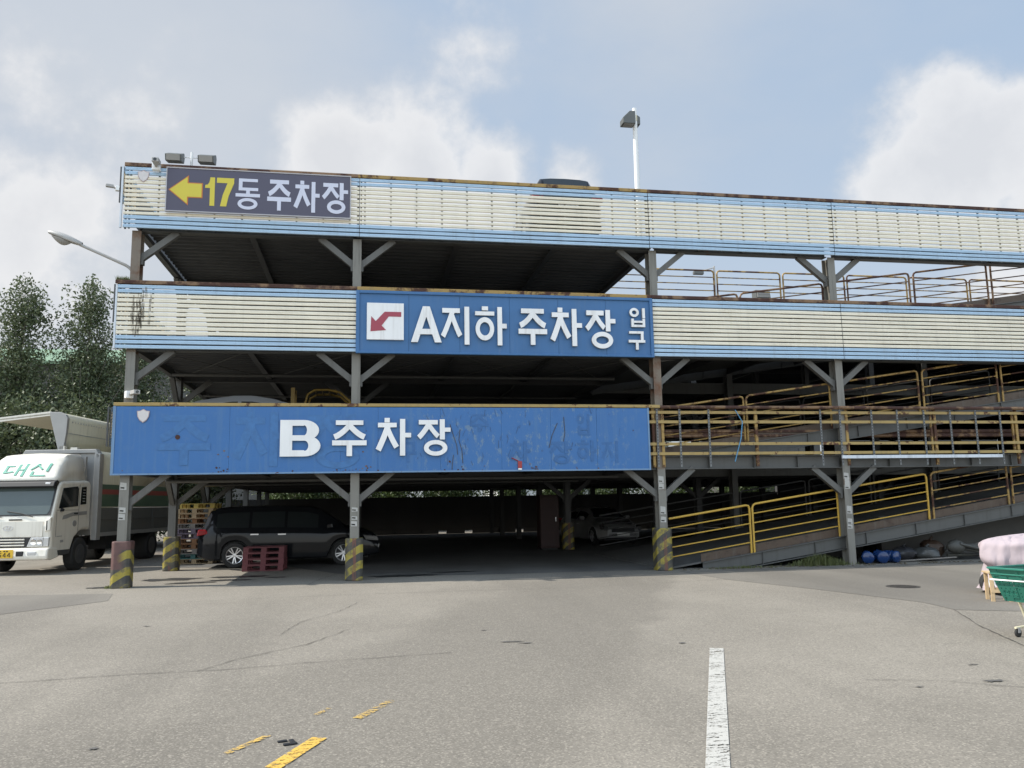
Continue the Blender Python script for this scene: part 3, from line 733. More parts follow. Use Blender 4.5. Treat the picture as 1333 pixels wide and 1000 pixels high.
# rear boundary wall
mb = MB(); mb.box((-2, 28.4, .17), (46, 28.6, 2.09))
rnd = random.Random(6)
for i in range(33): a = -2+i*1.5; mb.box((a, 28.35, 0), (a+(1.6 if i not in (7, 8, 10, 14) else rnd.uniform(.5, 1.2)), 28.65, rnd.uniform(.19, .3)))
mb.box((30.5, 28.36, 1.9), (46, 28.64, 2.46))
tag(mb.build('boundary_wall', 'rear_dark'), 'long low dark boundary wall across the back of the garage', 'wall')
# red cabinet by the inner column
t = thing('metal_cabinet', 'tall dark red metal cabinet beside a striped column inside the garage', 'cabinet', (11.9, 10.2, 0))
MB().box((-.35, -.3, .06), (.35, .3, 1.95)).build('cabinet_body', 'red_metal', t, bevel=.015)
MB().box((-.33, -.325, .1), (.33, -.302, 1.9)).build('door', 'red_metal', t, bevel=.01)
MB().box((.2, -.35, 1.0), (.23, -.326, 1.15)).build('handle', 'alu', t); MB().box((-.28, -.24, .004), (.28, .24, .06)).build('plinth', 'black', t)
# ------------------------------------------------------------------ lettering, drawn as strokes
def rc(x0, y0, x1, y1): return [(x0, y0), (x1, y0), (x1, y1), (x0, y1)]
def ring(cx, cy, rx, ry, tx, ty=None, a0=0, a1=360, n=28):
    ty = ty or tx; full = abs(a1-a0) >= 360
    return ('ring', cx, cy, rx, ry, tx, ty, a0, a1, n, full)
def leg(x0, y0, x1, y1, w0, w1=None):
    w1 = w1 or w0; dx, dy = x1-x0, y1-y0; l = math.hypot(dx, dy); nx, ny = -dy/l, dx/l
    return [(x0+nx*w0/2, y0+ny*w0/2), (x1+nx*w1/2, y1+ny*w1/2), (x1-nx*w1/2, y1-ny*w1/2), (x0-nx*w0/2, y0-ny*w0/2)]
def bend(pts, w0, w1):
    n = len(pts); L_, R_ = [], []
    for i, (x, y) in enumerate(pts):
        x2, y2 = pts[min(i+1, n-1)]; x1, y1 = pts[max(i-1, 0)]; l = math.hypot(x2-x1, y2-y1); nx, ny = -(y2-y1)/l, (x2-x1)/l
        ww = (w0+(w1-w0)*i/(n-1))/2; L_.append((x+nx*ww, y+ny*ww)); R_.append((x-nx*ww, y-ny*ww))
    return L_ + R_[::-1]
def curve_leg(x0, y0, x1, y1, sag, w0, w1):
    pts = []
    for i in range(6):
        t = i/5; x = x0+(x1-x0)*t; y = y0+(y1-y0)*t; k = 4*t*(1-t)*sag
        pts.append((x, y-k))
    return bend(pts, w0, w1)
GL = {
 'ju': [rc(.10, .87, .90, 1.0), curve_leg(.53, .90, .06, .53, .05, .15, .16), curve_leg(.47, .90, .94, .53, .05, .15, .16), rc(0, .30, 1, .44), rc(.42, 0, .58, .31)],
 'cha': [rc(.21, .93, .37, 1.06), rc(.01, .79, .58, .92), curve_leg(.32, .84, .02, .14, .03, .17, .17), curve_leg(.28, .80, .58, .22, .03, .15, .16), rc(.68, -.02, .84, 1.03), rc(.83, .50, 1.02, .63)],
 'jang': [rc(.02, .87, .62, 1.0), curve_leg(.35, .90, .02, .50, .03, .15, .15), curve_leg(.34, .86, .63, .53, .02, .13, .14), rc(.68, .44, .84, 1.02), rc(.83, .66, 1.02, .78), ring(.55, .20, .37, .225, .15, .12)],
 'ji': [rc(0, .86, .62, .99), curve_leg(.36, .90, .02, .20, .03, .16, .16), curve_leg(.32, .84, .63, .22, .03, .15, .16), rc(.78, -.02, .95, 1.04)],
 'ha': [rc(.22, .94, .42, 1.05), rc(.0, .80, .62, .91), ring(.31, .43, .30, .32, .135), rc(.72, -.02, .87, 1.04), rc(.86, .45, 1.02, .58)],
 'ip': [ring(.30, .77, .29, .24, .15, .13), rc(.80, .47, .97, 1.0), rc(.10, 0, .26, .44), rc(.80, 0, .96, .44), rc(.25, .0, .81, .12), rc(.25, .22, .81, .33)],
 'gu': [rc(.05, .86, .92, .99), rc(.75, .50, .91, .87), rc(0, .38, 1, .52), rc(.43, 0, .59, .39)],
 'dong': [rc(.12, .90, .90, 1.0), rc(.12, .66, .27, .91), rc(.12, .60, .92, .70), rc(.43, .48, .58, .61), rc(0, .39, 1, .50), ring(.50, .16, .41, .19, .15, .10)],
 'A': [[(0, 0), (.22, 0), (.615, 1), (.385, 1)], [(1, 0), (.78, 0), (.385, 1), (.615, 1)], rc(.22, .22, .78, .37)],
 'B': [rc(0, 0, .30, 1), rc(.29, 0, .60, .17), rc(.29, .43, .60, .58), rc(.29, .84, .58, 1), ring(.58, .715, .38, .285, .30, .145, -90, 90, 14), ring(.60, .29, .40, .29, .30, .15, -90, 90, 14)],
 '1': [rc(.50, 0, 1.0, 1), [(.0, .62), (.52, .62), (.52, 1.0), (.42, .82), (.26, .74), (.0, .72)]],
 '7': [rc(0, .82, 1, 1), [(.22, 0), (.58, 0), (.70, .36), (1.0, .83), (.62, .83), (.36, .40)]],
 'dae': [rc(.05, .78, .40, .88), rc(.05, .25, .16, .79), leg(.05, .24, .46, .36, .12), rc(.56, .02, .67, .98), rc(.66, .45, .86, .56), rc(.84, -.05, .96, 1.04)],
 'sin': [curve_leg(.34, 1.0, .02, .50, .04, .13, .10), curve_leg(.30, .92, .62, .52, .02, .10, .12), rc(.82, .34, .96, 1.04), rc(.14, .02, .27, .36), rc(.14, -.06, .92, .06)],
 '8': [ring(.5, .75, .36, .25, .16), ring(.5, .26, .44, .27, .17)],
 '5': [rc(.1, .86, .9, 1), rc(.1, .5, .27, .87), ring(.46, .33, .44, .33, .18, .15, -150, 140)],
 '4': [rc(.62, 0, .8, 1), rc(.0, .22, 1, .36), leg(.06, .34, .68, .98, .17)],
}
def glyph(mb, key, x0, z0, x1, z1, depth, mi=0, mi_side=None, outline=0, y=0.0):
    """strokes of one character standing in the x-z plane, facing -y; each stroke 1.5 mm deeper than the last"""
    for k, st in enumerate(GL[key]):
        d = depth + k*.0015
        if st[0] == 'ring':
            _, cx, cy, rx, ry, tx, ty, a0, a1, n, full = st
            o_, i_ = [], []
            for q in range(n+(0 if full else 1)):
                t = R(a0+(a1-a0)*q/n)
                o_.append((x0+(cx+rx*math.cos(t))*(x1-x0), z0+(cy+ry*math.sin(t))*(z1-z0)))
                i_.append((x0+(cx+(rx-tx)*math.cos(t))*(x1-x0), z0+(cy+(ry-ty)*math.sin(t))*(z1-z0)))
            rows = [[(a, y, b) for a, b in o_], [(a, y-d, b) for a, b in o_], [(a, y-d, b) for a, b in i_], [(a, y, b) for a, b in i_]]
            sd = mi if mi_side is None else mi_side
            mb.grid(rows[0:2], sd, full); mb.grid(rows[1:3], mi, full); mb.grid(rows[2:4], sd, full)
            if not full:
                for e in (0, -1): mb.add([r_[e] for r_ in rows], [(0, 1, 2, 3)], sd)
        else:
            poly = [(x0+a*(x1-x0), z0+b*(z1-z0)) for a, b in st]
            mb.prism(poly, y-d, y, 'y', mi, mi_side)
def letters(par, keys, mats, depth=.05, y=0.0, off=(0, 0), name='letter'):
    for k, x0, z0, x1, z1 in keys:
        mb = MB(); glyph(mb, k, x0-off[0], z0-off[1], x1-off[0], z1-off[1], depth, 0, 1, y=y)
        mb.build(name, mats, par)

# blue sign board of the middle storey
ax0, az0, ax1, az1 = 5.10, 5.22, 12.40, 6.73
t = thing('entrance_sign', 'wide blue sign board with raised white lettering and a red arrow on the middle parapet', 'sign', (ax0, -.15, az0))
W_, H_ = ax1-ax0, az1-az0
mb = MB()
for i in range(6): mb.box((i*W_/6+.003, -.02, .02), ((i+1)*W_/6-.003, .05, H_-.02))
mb.build('sign_panel', 'a_blue', t)
mb = MB(); mb.box((-.02, -.06, 0), (.06, .05, H_)); mb.box((W_-.08, -.06, 0), (W_, .05, H_)); mb.box((.06, -.06, H_-.07), (W_-.08, .05, H_)); mb.box((.06, -.06, 0), (W_-.08, .05, .05)); mb.build('sign_frame', 'a_blue', t, bevel=.008)
for k, *r_ in (('A', 6.364, 5.495, 7.089, 6.367), ('ji', 7.107, 5.471, 7.79, 6.346), ('ha', 7.899, 5.466, 8.652, 6.357), ('ju', 8.957, 5.475, 9.665, 6.374), ('cha', 9.784, 5.48, 10.533, 6.366), ('jang', 10.653, 5.437, 11.39, 6.368), ('ip', 11.777, 5.973, 12.193, 6.455), ('gu', 11.733, 5.4, 12.161, 5.871)):
    x0, z0, x1, z1 = r_; letters(t, [(k, x0, z0, x1, z1)], ('letter', 'letter_side'), .07, -.022, (ax0, az0))
x0, z0, x1, z1 = (5.331, 5.541, 6.195, 6.424); x0 -= ax0; x1 -= ax0; z0 -= az0; z1 -= az0
ar = MB().box((x0, -.085, z0), (x1, -.022, z1)).build('arrow_plate', 'letter', t, bevel=.006)
s_ = x1-x0; q = lambda a, b: (x0+a*s_, z0+b*(z1-z0))
MB().prism([q(.93, .76), q(.93, .63), q(.59, .63), q(.40, .38), q(.52, .26), q(.10, .22), q(.12, .63), q(.24, .50), q(.48, .76)], -.092, -.086, 'y').build('arrow', 'red_arrow', ar)

# blue board of the lowest storey
bx0, bz0, bx1, bz1 = -.14, 2.43, 12.20, 3.955
t = thing('parking_sign', 'long faded blue board with white lettering and old letter traces on the lowest parapet', 'sign', (bx0, -.15, bz0))
W_, H_ = bx1-bx0, bz1-bz0; mb = MB()
cuts = [.04, 2.45, 4.9, 5.75, 7.2, 8.65, 9.85, 11.0, W_-.04]; rnd = random.Random(3)
for a, b in zip(cuts, cuts[1:]): mb.box((a+.002, -.02-rnd.uniform(0, .006), .03), (b-.002, .03, H_-.01))
mb.build('sign_panel', 'board_blue', t)
mb = MB(); mb.box((-.02, -.035, 0), (.04, .03, H_)); mb.box((W_-.04, -.035, 0), (W_, .03, H_)); mb.box((.04, -.035, 0), (W_-.04, .03, .035)); mb.build('sign_frame', 'board_edge', t)
for k, *r_ in (('B', 3.418, 2.811, 4.315, 3.641), ('ju', 4.573, 2.811, 5.35, 3.634), ('cha', 5.597, 2.831, 6.353, 3.643), ('jang', 6.531, 2.827, 7.273, 3.644)):
    x0, z0, x1, z1 = r_; letters(t, [(k, x0, z0, x1, z1)], ('letter', 'letter_side'), .06, -.027, (bx0, bz0))
for k, *r_ in (('ju', 0.795, 2.632, 1.913, 3.759), ('cha', 2.439, 2.617, 3.542, 3.798), ('jang', 3.983, 2.568, 5.293, 3.766)):      # traces of earlier letters
    x0, z0, x1, z1 = r_; mb = MB(); glyph(mb, k, x0-bx0, z0-bz0, x1-bx0, z1-bz0, .0012, y=-.0265); mb.build('letter_trace', 'ghost_light', t)
for k, *r_ in (('gu', 6.102, 2.66, 6.492, 3.141), ('cha', 8.706, 2.639, 9.19, 3.132), ('jang', 9.677, 2.613, 10.207, 3.128), ('ha', 10.36, 2.663, 10.82, 3.144), ('ji', 10.973, 2.621, 11.398, 3.123), ('ip', 10.36, 3.293, 10.686, 3.798), ('ju', 7.758, 3.372, 8.199, 3.792)):
    x0, z0, x1, z1 = r_; mb = MB(); glyph(mb, k, x0-bx0, z0-bz0, x1-bx0, z1-bz0, .0008, y=-.0262); tr_ = mb.build('letter_trace', 'ghost_faint', t)
for pts in (((7.42, 1.12), (7.50, .86), (7.58, .62), (7.60, .40)), ((7.66, 1.0), (7.63, .75), (7.70, .5), (7.72, .2)), ((10.02, 1.15), (9.88, .85), (9.80, .55)), ((10.18, 1.3), (10.2, .9), (10.16, .7)), ((7.5, .4), (7.46, .05))):
    mb = MB()
    for a, b in zip(pts, pts[1:]): mb.bar((a[0], -.0285, a[1]), (b[0], -.0285, b[1]), .016, .003, up=(0, 1, 0))
    mb.build('deep_scratch', 'scratch_dark', t)
rnd = random.Random(12)
for i in range(46):
    mb = MB()                              # scratches and torn film
    x = rnd.choice([rnd.gauss(7.6, .5), rnd.uniform(6.2, 11.8)]); z = rnd.uniform(.12, 1.4); l = rnd.uniform(.04, .22); an = rnd.uniform(55, 125)
    mb.bar((x, -.0275, z), (x+l*math.cos(R(an)), -.0275, z+l*math.sin(R(an))), .002, rnd.uniform(.004, .014), up=(1, 0, 0)) if False else mb.bar((x, -.0275, z), (x+l*math.cos(R(an)), -.0275, z+l*math.sin(R(an))), rnd.uniform(.004, .012), .002, up=(0, 1, 0))
    mb.build('scratch', 'ghost_dark', t)
for i in range(60):
    mb = MB(); x = rnd.choice([2.3, 5.0, 5.6, 9.4, rnd.uniform(.2, 12), rnd.gauss(7.6, .25)])+rnd.gauss(0, .12); z = abs(rnd.gauss(0, .05))+.03 if rnd.random() < .75 else rnd.uniform(.2, 1.2); r_ = rnd.uniform(.008, .03)
    n = 7; mb.prism([(x+r_*rnd.uniform(.5, 1.2)*math.cos(2*math.pi*a/n), z+r_*rnd.uniform(.5, 1.1)*math.sin(2*math.pi*a/n)) for a in range(n)], -.029, -.0265, 'y'); mb.build('rust_spot', 'rust_pipe', t)
MB().lathe([(.055, -.029), (.05, -.0285)], 'y', (1.35, 0, .83), 9).build('rust_spot', 'rust_pipe', t)
mb = MB(); mb.box((9.03, -.06, .07), (9.13, -.03, .24)); mb.bar((9.05, -.04, .24), (8.88, -.04, .32), .03, .02); mb.box((9.035, -.065, .03), (9.125, -.03, .07), 1); mb.build('red_reflector', ('red_lens', 'white'), t, bevel=.008)

# dark 17 sign on the top parapet
x0, z0, x1, z1 = .745, 8.45, 4.935, 9.515
t = thing('direction_sign', 'dark purple grey sign with yellow arrow and number seventeen at the top left parapet', 'sign', (x0, -.22, z0))
MB().box((0.02, -.03, .02), (x1-x0-.02, .04, z1-z0-.02)).build('sign_panel', 'sign_dark', t)
mb = MB(); L_, H_ = x1-x0, z1-z0
mb.box((0, -.045, 0), (.022, .045, H_)); mb.box((L_-.022, -.045, 0), (L_, .045, H_)); mb.box((.022, -.045, 0), (L_-.022, .045, .022)); mb.box((.022, -.045, H_-.022), (L_-.022, .045, H_)); mb.build('sign_frame', 'sign_frame', t)
for k, mt_, *r_ in (('1', 'sign_yellow', 1.609, 8.623, 1.822, 9.312), ('7', 'sign_yellow', 1.865, 8.621, 2.25, 9.312), ('dong', 'sign_grey', 2.29, 8.589, 2.838, 9.321), ('ju', 'sign_grey', 3.004, 8.576, 3.546, 9.331), ('cha', 'sign_grey', 3.635, 8.577, 4.192, 9.299), ('jang', 'sign_grey', 4.272, 8.577, 4.853, 9.315)):
    a, b, c, d = r_; letters(t, [(k, a, b, c, d)], (mt_, mt_), .004, -.031, (x0, z0))
a, b, c, d = (0.834, 8.652, 1.532, 9.292); a -= x0; c -= x0; b -= z0; d -= z0
q = lambda e, f: (a+e*(c-a), b+f*(d-b))
def arrow_poly(g): return [q(-.0-g*1.3, .5), q(.55+g, 1+g*1.9), q(.55+g, .76+g), q(1+g, .76+g), q(1+g, .26-g), q(.55+g, .26-g), q(.55+g, 0-g*1.9)]
MB().prism(arrow_poly(.035), -.034, -.0305, 'y').build('arrow_edge', 'sign_orange', t); MB().prism(arrow_poly(0), -.038, -.0345, 'y').build('arrow', 'sign_yellow', t)

# shield stickers
def shield(v, r_, lab):
    x0, z0, x1, z1 = r_; w_, h_ = x1-x0, z1-z0
    o = thing('shield_sticker', lab, 'sticker', (x0, v, z0))
    P_ = [(.5, 0), (.78, .18), (.95, .45), (1.0, .85), (.75, .87), (.5, 1), (.25, .87), (0, .85), (.05, .45), (.22, .18)]
    MB().prism([(a*w_, b*h_) for a, b in P_], -.004, .0, 'y').build('shield_rim', 'shield_edge', o)
    MB().prism([((.5+(a-.5)*.88)*w_, (.5+(b-.5)*.88)*h_) for a, b in P_], -.008, -.0045, 'y').build('shield_face', 'shield_face', o)
shield(-.165, (0.099, 9.148, 0.358, 9.439), 'pale grey shield sticker on the slats left of the dark sign')
shield(-.192, (0.337, 3.579, 0.606, 3.89), 'pale shield sticker on the left end of the long blue board')

# ------------------------------------------------------------------ small fittings
def camera_box(loc, rz, lab, s=1.0):
    t = thing('security_camera', lab, 'camera', loc, rz)
    MB().box((-.07*s, -.05*s, -.07*s), (.07*s, .05*s, .07*s)).build('bracket_box', 'white', t, bevel=.01)
    mb = MB(); mb.tube([(0, -.05*s, .0), (.03*s, -.12*s, .02*s)], .03*s, 8); mb.box((-.02*s, -.3*s, -.01*s), (.10*s, -.1*s, .07*s)); mb.build('camera_body', 'lamp_grey', t, bevel=.012)
    mb = MB(); mb.lathe([(.03*s, -.305*s), (.028*s, -.30*s)], 'y', (.04*s, 0, .03*s), 12); mb.build('lens', 'glass', t)
camera_box((.52, -.24, 9.50), 0, 'white camera box fixed to the top rail left of the dark sign', 1.25)
camera_box((-.34, -.1, 8.99), R(-70), 'small white camera sticking out past the left end of the top parapet', .8)
camera_box((.12, -.06, 4.22), R(35), 'white camera box low on the corner column above the long blue board', 1.15)
t = thing('twin_floodlight', 'pair of boxy floodlights on a short pale post above the dark sign', 'floodlight', (1.23, .02, 9.66))
MB().tube([(0, 0, -.35), (0, 0, .35)], .028, 10).build('post', 'white_pole', t, smooth=40)
MB().tube([(-.25, 0, .22), (.25, 0, .22)], .014, 8).build('crossbar', 'white_pole', t, smooth=40)
for s in (-1, 1):
    mb = MB(); a = s*.16 if s > 0 else -.16-.40; zo = .03
    # box head tilted down to the front: trapezoid profile in y-z
    mb.prism([(-.28, .15+zo), (.06, .31+zo), (.14, .23+zo), (.09, .06+zo), (-.23, .0+zo)], a+.02, a+.38, 'x'); h = mb.build('lamp_head', 'lamp_box', t, bevel=.012)
    MB().prism([(-.29, .14+zo), (-.285, .14+zo), (-.24, .01+zo), (-.245, .01+zo)], a+.05, a+.35, 'x').build('lamp_glass', 'lamp_face', h)
t = thing('rooftop_lamp', 'tall white pole lamp with two box heads rising above the top parapet', 'lamp', (12.52, .9, 8.4))
MB().tube([(0, 0, 0), (0, 0, 3.95)], [.085, .06], 14).build('pole', 'white_pole', t, smooth=40)
mb = MB(); mb.prism([(-.40, .0), (-.40, .16), (-.20, .36), (-.05, .36), (-.05, .0)], -.16, .14, 'y'); h = mb.build('lamp_head', 'lamp_box', t, (0, -.05, 3.42), bevel=.012)
MB().box((-.36, -.13, -.012), (-.08, .11, -.001)).build('lamp_glass', 'lamp_face', h)
mb = MB(); mb.prism([(.04, .02), (.16, .0), (.16, .22), (.04, .30)], -.1, .2, 'y'); mb.build('lamp_head', 'lamp_box', t, (.0, .1, 3.5), bevel=.015)
MB().box((-.12, -.06, 0), (.05, .2, .16)).build('bracket', 'cream_leg', t, (0, 0, 3.58))
t = thing('street_lamp', 'grey street lamp on a curved arm fixed behind the corner column, reaching out left', 'street lamp', (.02, .42, 5.6))
pts = [(0, 0, 0), (0, 0, 1.0), (-.02, 0, 1.36)]
for i in range(1, 9):
    a = i/8; pts.append((-.02-.42*(1-math.cos(a*1.15)), 0, 1.36+.42*math.sin(a*1.15)))
ex, ez = pts[-1][0], pts[-1][2]; pts += [(-.80, 0, ez+.24), (-1.25, 0, ez+.44)]
MB().tube(pts, [.05, .045]+[.036]*(len(pts)-2), 12).build('pole', 'lamp_grey', t, smooth=50)
# lamp head: cobra shape
rows = []
for i in range(13):
    s = i/12; wd = .045+.11*math.sin(math.pi*min(1, s*1.02))**.6 if i not in (0, 12) else .045
    hx = .055 + .05*math.sin(math.pi*s)
    cxx = -1.20-.74*s; czz = ez+.42+.27*s
    rows.append([(cxx, wd*math.cos(t_), czz+.02+hx*max(math.sin(t_), -.45)) for t_ in [2*math.pi*k/16 for k in range(16)]])
hd_ = MB().grid(rows, closed=True).build('lamp_head', 'lamp_grey', t, smooth=60)
rows = []
for i in range(9):
    s = .32+.6*i/8; r_ = math.sin(math.pi*i/8)*.14+.004; cxx = -1.20-.74*s; czz = ez+.42+.27*s-.03
    rows.append([(cxx, r_*math.cos(t_), czz+min(0, r_*.9*math.sin(t_))) for t_ in [2*math.pi*k/14 for k in range(14)]])
MB().grid(rows, closed=True).build('lamp_bowl', 'lamp_face', hd_, smooth=60)
MB().box((-.09, -.09, 0), (.09, .09, .03)).build('base', 'lamp_grey', t, bevel=.005)
t = thing('distant_lamp', 'thin far street lamp seen against the sky through the ramp railings', 'street lamp', (31.5, 38, 0))
MB().tube([(0, 0, 0), (0, 0, 19.3)], .07, 8).build('pole', 'lamp_grey', t, smooth=40); MB().tube([(0, 0, 19.2), (-1.0, 0, 18.9)], .04, 6).build('arm', 'lamp_grey', t); MB().box((-1.7, -.15, 18.6), (-.9, .15, 18.85)).build('lamp_head', 'lamp_box', t, bevel=.04)
t = thing('railing_floodlight', 'small box floodlight behind the ramp railing of the open upper level', 'floodlight', (19.25, 7.3, 8.4))
MB().tube([(0, 0, 0), (0, 0, .40)], .02, 8).build('post', 'lamp_grey', t); MB().prism([(-.2, .34), (.15, .40), (.15, .68), (-.14, .66)], -.28, .28, 'x').build('lamp_head', 'lamp_box', t, bevel=.02); MB().box((-.24, -.215, .38), (.24, -.18, .62)).build('lamp_glass', 'lamp_face', t)
# ------------------------------------------------------------------ vehicles
def lerp(tab, x):
    if x <= tab[0][0]: return tab[0][1]
    for (a, b), (c, d) in zip(tab, tab[1:]):
        if x <= c: return b + (d-b)*(x-a)/(c-a)
    return tab[-1][1]
def wheel(par, x, y, r, wd, sgn, spokes=10, rimr=.68, mats=('rubber', 'alu', 'black'), name='wheel', dish=.0):
    """axis along y, outer face towards sgn*y"""
    mb = MB(); w2 = wd/2
    mb.lathe([(r*rimr, -w2), (r*.93, -w2), (r, -w2*.75), (r, w2*.75), (r*.93, w2), (r*rimr, w2)], 'y', (0, 0, 0), 28, caps=False)
    t = mb.build(name, mats[0], par, (x, y, r), smooth=40)
    mb = MB(); f = sgn*w2*.55
    mb.lathe([(r*rimr, -w2*.8), (r*rimr, w2*.95 if sgn > 0 else w2*.8), (r*rimr*.9, w2*.9)], 'y', (0, 0, 0), 28) if False else None
    o_ = [(r*rimr*1.0*math.cos(a), sgn*w2*1.0, r*rimr*math.sin(a)) for a in [2*math.pi*k/28 for k in range(28)]]
    i_ = [(r*rimr*.90*math.cos(a), sgn*w2*.86, r*rimr*.90*math.sin(a)) for a in [2*math.pi*k/28 for k in range(28)]]
    mb.grid([o_, i_, [(p[0], 0, p[2]) for p in i_]], 0, True)
    for k in range(spokes):
        a = 2*math.pi*k/spokes + (.12 if k % 2 else -.12)*(1 if spokes > 6 else 0); dx, dz = math.cos(a), math.sin(a)
        mb.bar((dx*r*.10, f*1.25, dz*r*.10), (dx*r*rimr*.93, f*1.5, dz*r*rimr*.93), r*.085, r*.05, 0, up=(0, 1, 0))
    mb.lathe([(r*.001, f*1.5), (r*.14, f*1.45), (r*.15, f*.9)] if sgn > 0 else [(r*.15, f*.9), (r*.14, f*1.45), (r*.001, f*1.5)], 'y', (0, 0, 0), 14)
    mb.lathe([(r*rimr*.88, f*.2), (r*rimr*.88, f*.25)], 'y', (0, 0, 0), 20, 1)
    mb.build('rim', (mats[1], mats[2]), t, smooth=35)
    return t
def car(root, L, roofs, belts, W, WR, zb, wheels, r, paint, side_win, ws, rw, light_z, nose_face, rear_lights=True):
    """x runs from tail (0) to nose (L), width along y"""
    xs = sorted(set([round(L*i/44, 3) for i in range(45)] + [round(x+d, 3) for x in wheels for d in (-r*1.12, -r*1.0, -r*.8, -r*.5, 0, r*.5, r*.8, r*1.0, r*1.12)]))
    def zbot(x):
        z = zb + .10*max(0, (.35-x)/.35) + .08*max(0, (x-L+.45)/.45)
        for xw in wheels:
            d = abs(x-xw)
            if d < r*1.12: z = max(z, r + math.sqrt((r*1.13)**2-d*d))
        return z
    def hw(x):
        k = 1 - .16*max(0, (.5-x)/.5)**2 - .26*max(0, (x-L+.95)/.95)**2
        return W/2*k
    def ringpts(x):
        zr = lerp(roofs, x); be = min(lerp(belts, x), zr-.02); z0 = min(zbot(x), be-.06); w_ = hw(x)
        gh = max(0, min(1, (zr-be)/.45)); wr = w_*(1-.03) - (w_*.97-WR/2)*gh - .05*(1-gh)
        P = [(w_-.05, z0), (w_-.005, z0+.04), (w_, z0+(be-z0)*.5), (w_-.005, z0+(be-z0)*.80), (w_-.03, be), (wr+.025, zr-.13*gh-.02), (wr-.05, zr-.028), (wr*.62, zr-.004), (0, zr+.006)]
        return [(x, a, b) for a, b in P] + [(x, -a, b) for a, b in P[-2::-1]]
    rows = [ringpts(x) for x in xs]; mb = MB(); mb.grid(rows)
    for rr in (rows[0], rows[-1]): mb.add(rr, [list(range(len(rr)))])
    body = mb.build('body', paint, root, smooth=38)
    mb = MB(); mb.box((.3, -W/2+.22, zb-.02), (L-.3, W/2-.22, .85)); mb.build('underbody', 'black', root)
    for a, b in side_win:                         # glass bands follow the body skin, a few mm proud
        for s in (1, -1):
            rr = []; mb = MB()
            n = max(2, int((b-a)/.12))
            for i in range(n+1):
                x = a+(b-a)*i/n; R_ = ringpts(x); p, q_ = Vector(R_[4]), Vector(R_[5])
                e0, e1 = .10, .93
                lo, hi = p.lerp(q_, e0), p.lerp(q_, e1); o_ = Vector((0, .006, .003))
                lo, hi = lo+o_, hi+o_
                rr.append([(lo.x, s*lo.y, lo.z), (hi.x, s*hi.y, hi.z)])
            mb.grid(rr); mb.build('window', 'glass', root)
    for a, b, nm in ((ws[0], ws[1], 'windscreen'), (rw[0], rw[1], 'rear_window')):
        rr = []
        for i in range(7):
            x = a+(b-a)*i/6; R_ = ringpts(x); o_ = .008
            sx = .006*(1 if a > L/2 else -1)
            half = [Vector(R_[6]), Vector(R_[7]), Vector(R_[8])]
            rr.append([(p.x+sx, p.y*.93, p.z+o_) for p in half] + [(p.x+sx, -p.y*.93, p.z+o_) for p in half[1::-1]])
        MB().grid(rr).build(nm, 'glass', root, smooth=60)
    for x in wheels:
        for s in (1, -1): wheel(root, x, s*(W/2-.115), r, .21, s)
    for s in (1, -1):
        mb = MB(); xx = L-.17; yy = s*(hw(xx)-.16)
        mb.prism([(L-.52, light_z), (L-.02, light_z-.04), (L-.05, light_z+.10), (L-.46, light_z+.15)], s*(hw(L-.3)-.20), s*(hw(L-.3)+.012), 'y'); mb.build('headlight', 'lens_shaded', root, bevel=.02)
        mb = MB(); mb.prism([(-.02, light_z+.20), (.30, light_z+.26), (.22, light_z+.38), (.02, light_z+.38)], s*(hw(.1)-.24), s*(hw(.15)+.018), 'y'); mb.build('tail_light', 'red_lens', root, bevel=.02)
        mb = MB(); xm = ws[1]-.45 if ws[1] > ws[0] else ws[0]-.45; mb.prism([(xm-.08, lerp(belts, xm)+.03), (xm+.10, lerp(belts, xm)+.05), (xm+.07, lerp(belts, xm)+.19), (xm-.08, lerp(belts, xm)+.17)], s*(W/2-.0), s*(W/2+.20), 'y'); mb.build('mirror', paint, root, bevel=.03)
        for xd in ((side_win[0][0]+side_win[-1][1])/2-.35, (side_win[0][0]+side_win[-1][1])/2+.40):
            MB().box((xd-.11, s*W/2-.02, lerp(belts, xd)-.15), (xd+.11, s*(W/2+.022), lerp(belts, xd)-.115)).build('door_handle', 'alu', root, bevel=.008)
    mb = MB(); mb.box((L-.06, -.50, light_z-.12), (L+.012, .50, light_z+.03)); mb.box((L-.08, -.62, zb+.10), (L+.0, .62, zb+.24)); mb.build('grille', 'black', root, bevel=.02)
    MB().box((L+.0, -.26, light_z-.26), (L+.022, .26, light_z-.15)).build('number_plate', 'white', root)
    MB().box((-.03, -.26, light_z+.05), (-.0, .26, light_z+.16)).build('number_plate', 'white', root)
    return body
def minivan(name, lab, loc, rz, paint, group=None, cat='minivan'):
    t = thing(name, lab, cat, loc, rz, group)
    car(t, 5.02, [(0, .95), (.05, 1.10), (.30, 1.60), (.48, 1.68), (.8, 1.715), (2.2, 1.735), (3.0, 1.70), (3.35, 1.60), (4.12, 1.12), (4.6, 1.02), (4.9, .88), (5.02, .66)],
        [(0, .92), (.4, 1.07), (2.5, 1.04), (3.9, 1.0), (4.2, .98), (5.02, .62)], 1.96, 1.36, .22, (1.02, 4.02), .35, paint,
        [(.50, 1.38), (1.46, 2.36), (2.44, 3.30)], (3.42, 4.08), (.07, .30), .70, None)
    return t
van = minivan('minivan', 'charcoal minivan parked side on inside the garage behind the red pallets', (.72, 6.05, .006), R(0), 'van_paint')
van2 = minivan('minivan', 'black van on the roof deck, only its roof showing over the top parapet', (10.38, .12, 8.402), R(90), 'van_paint')
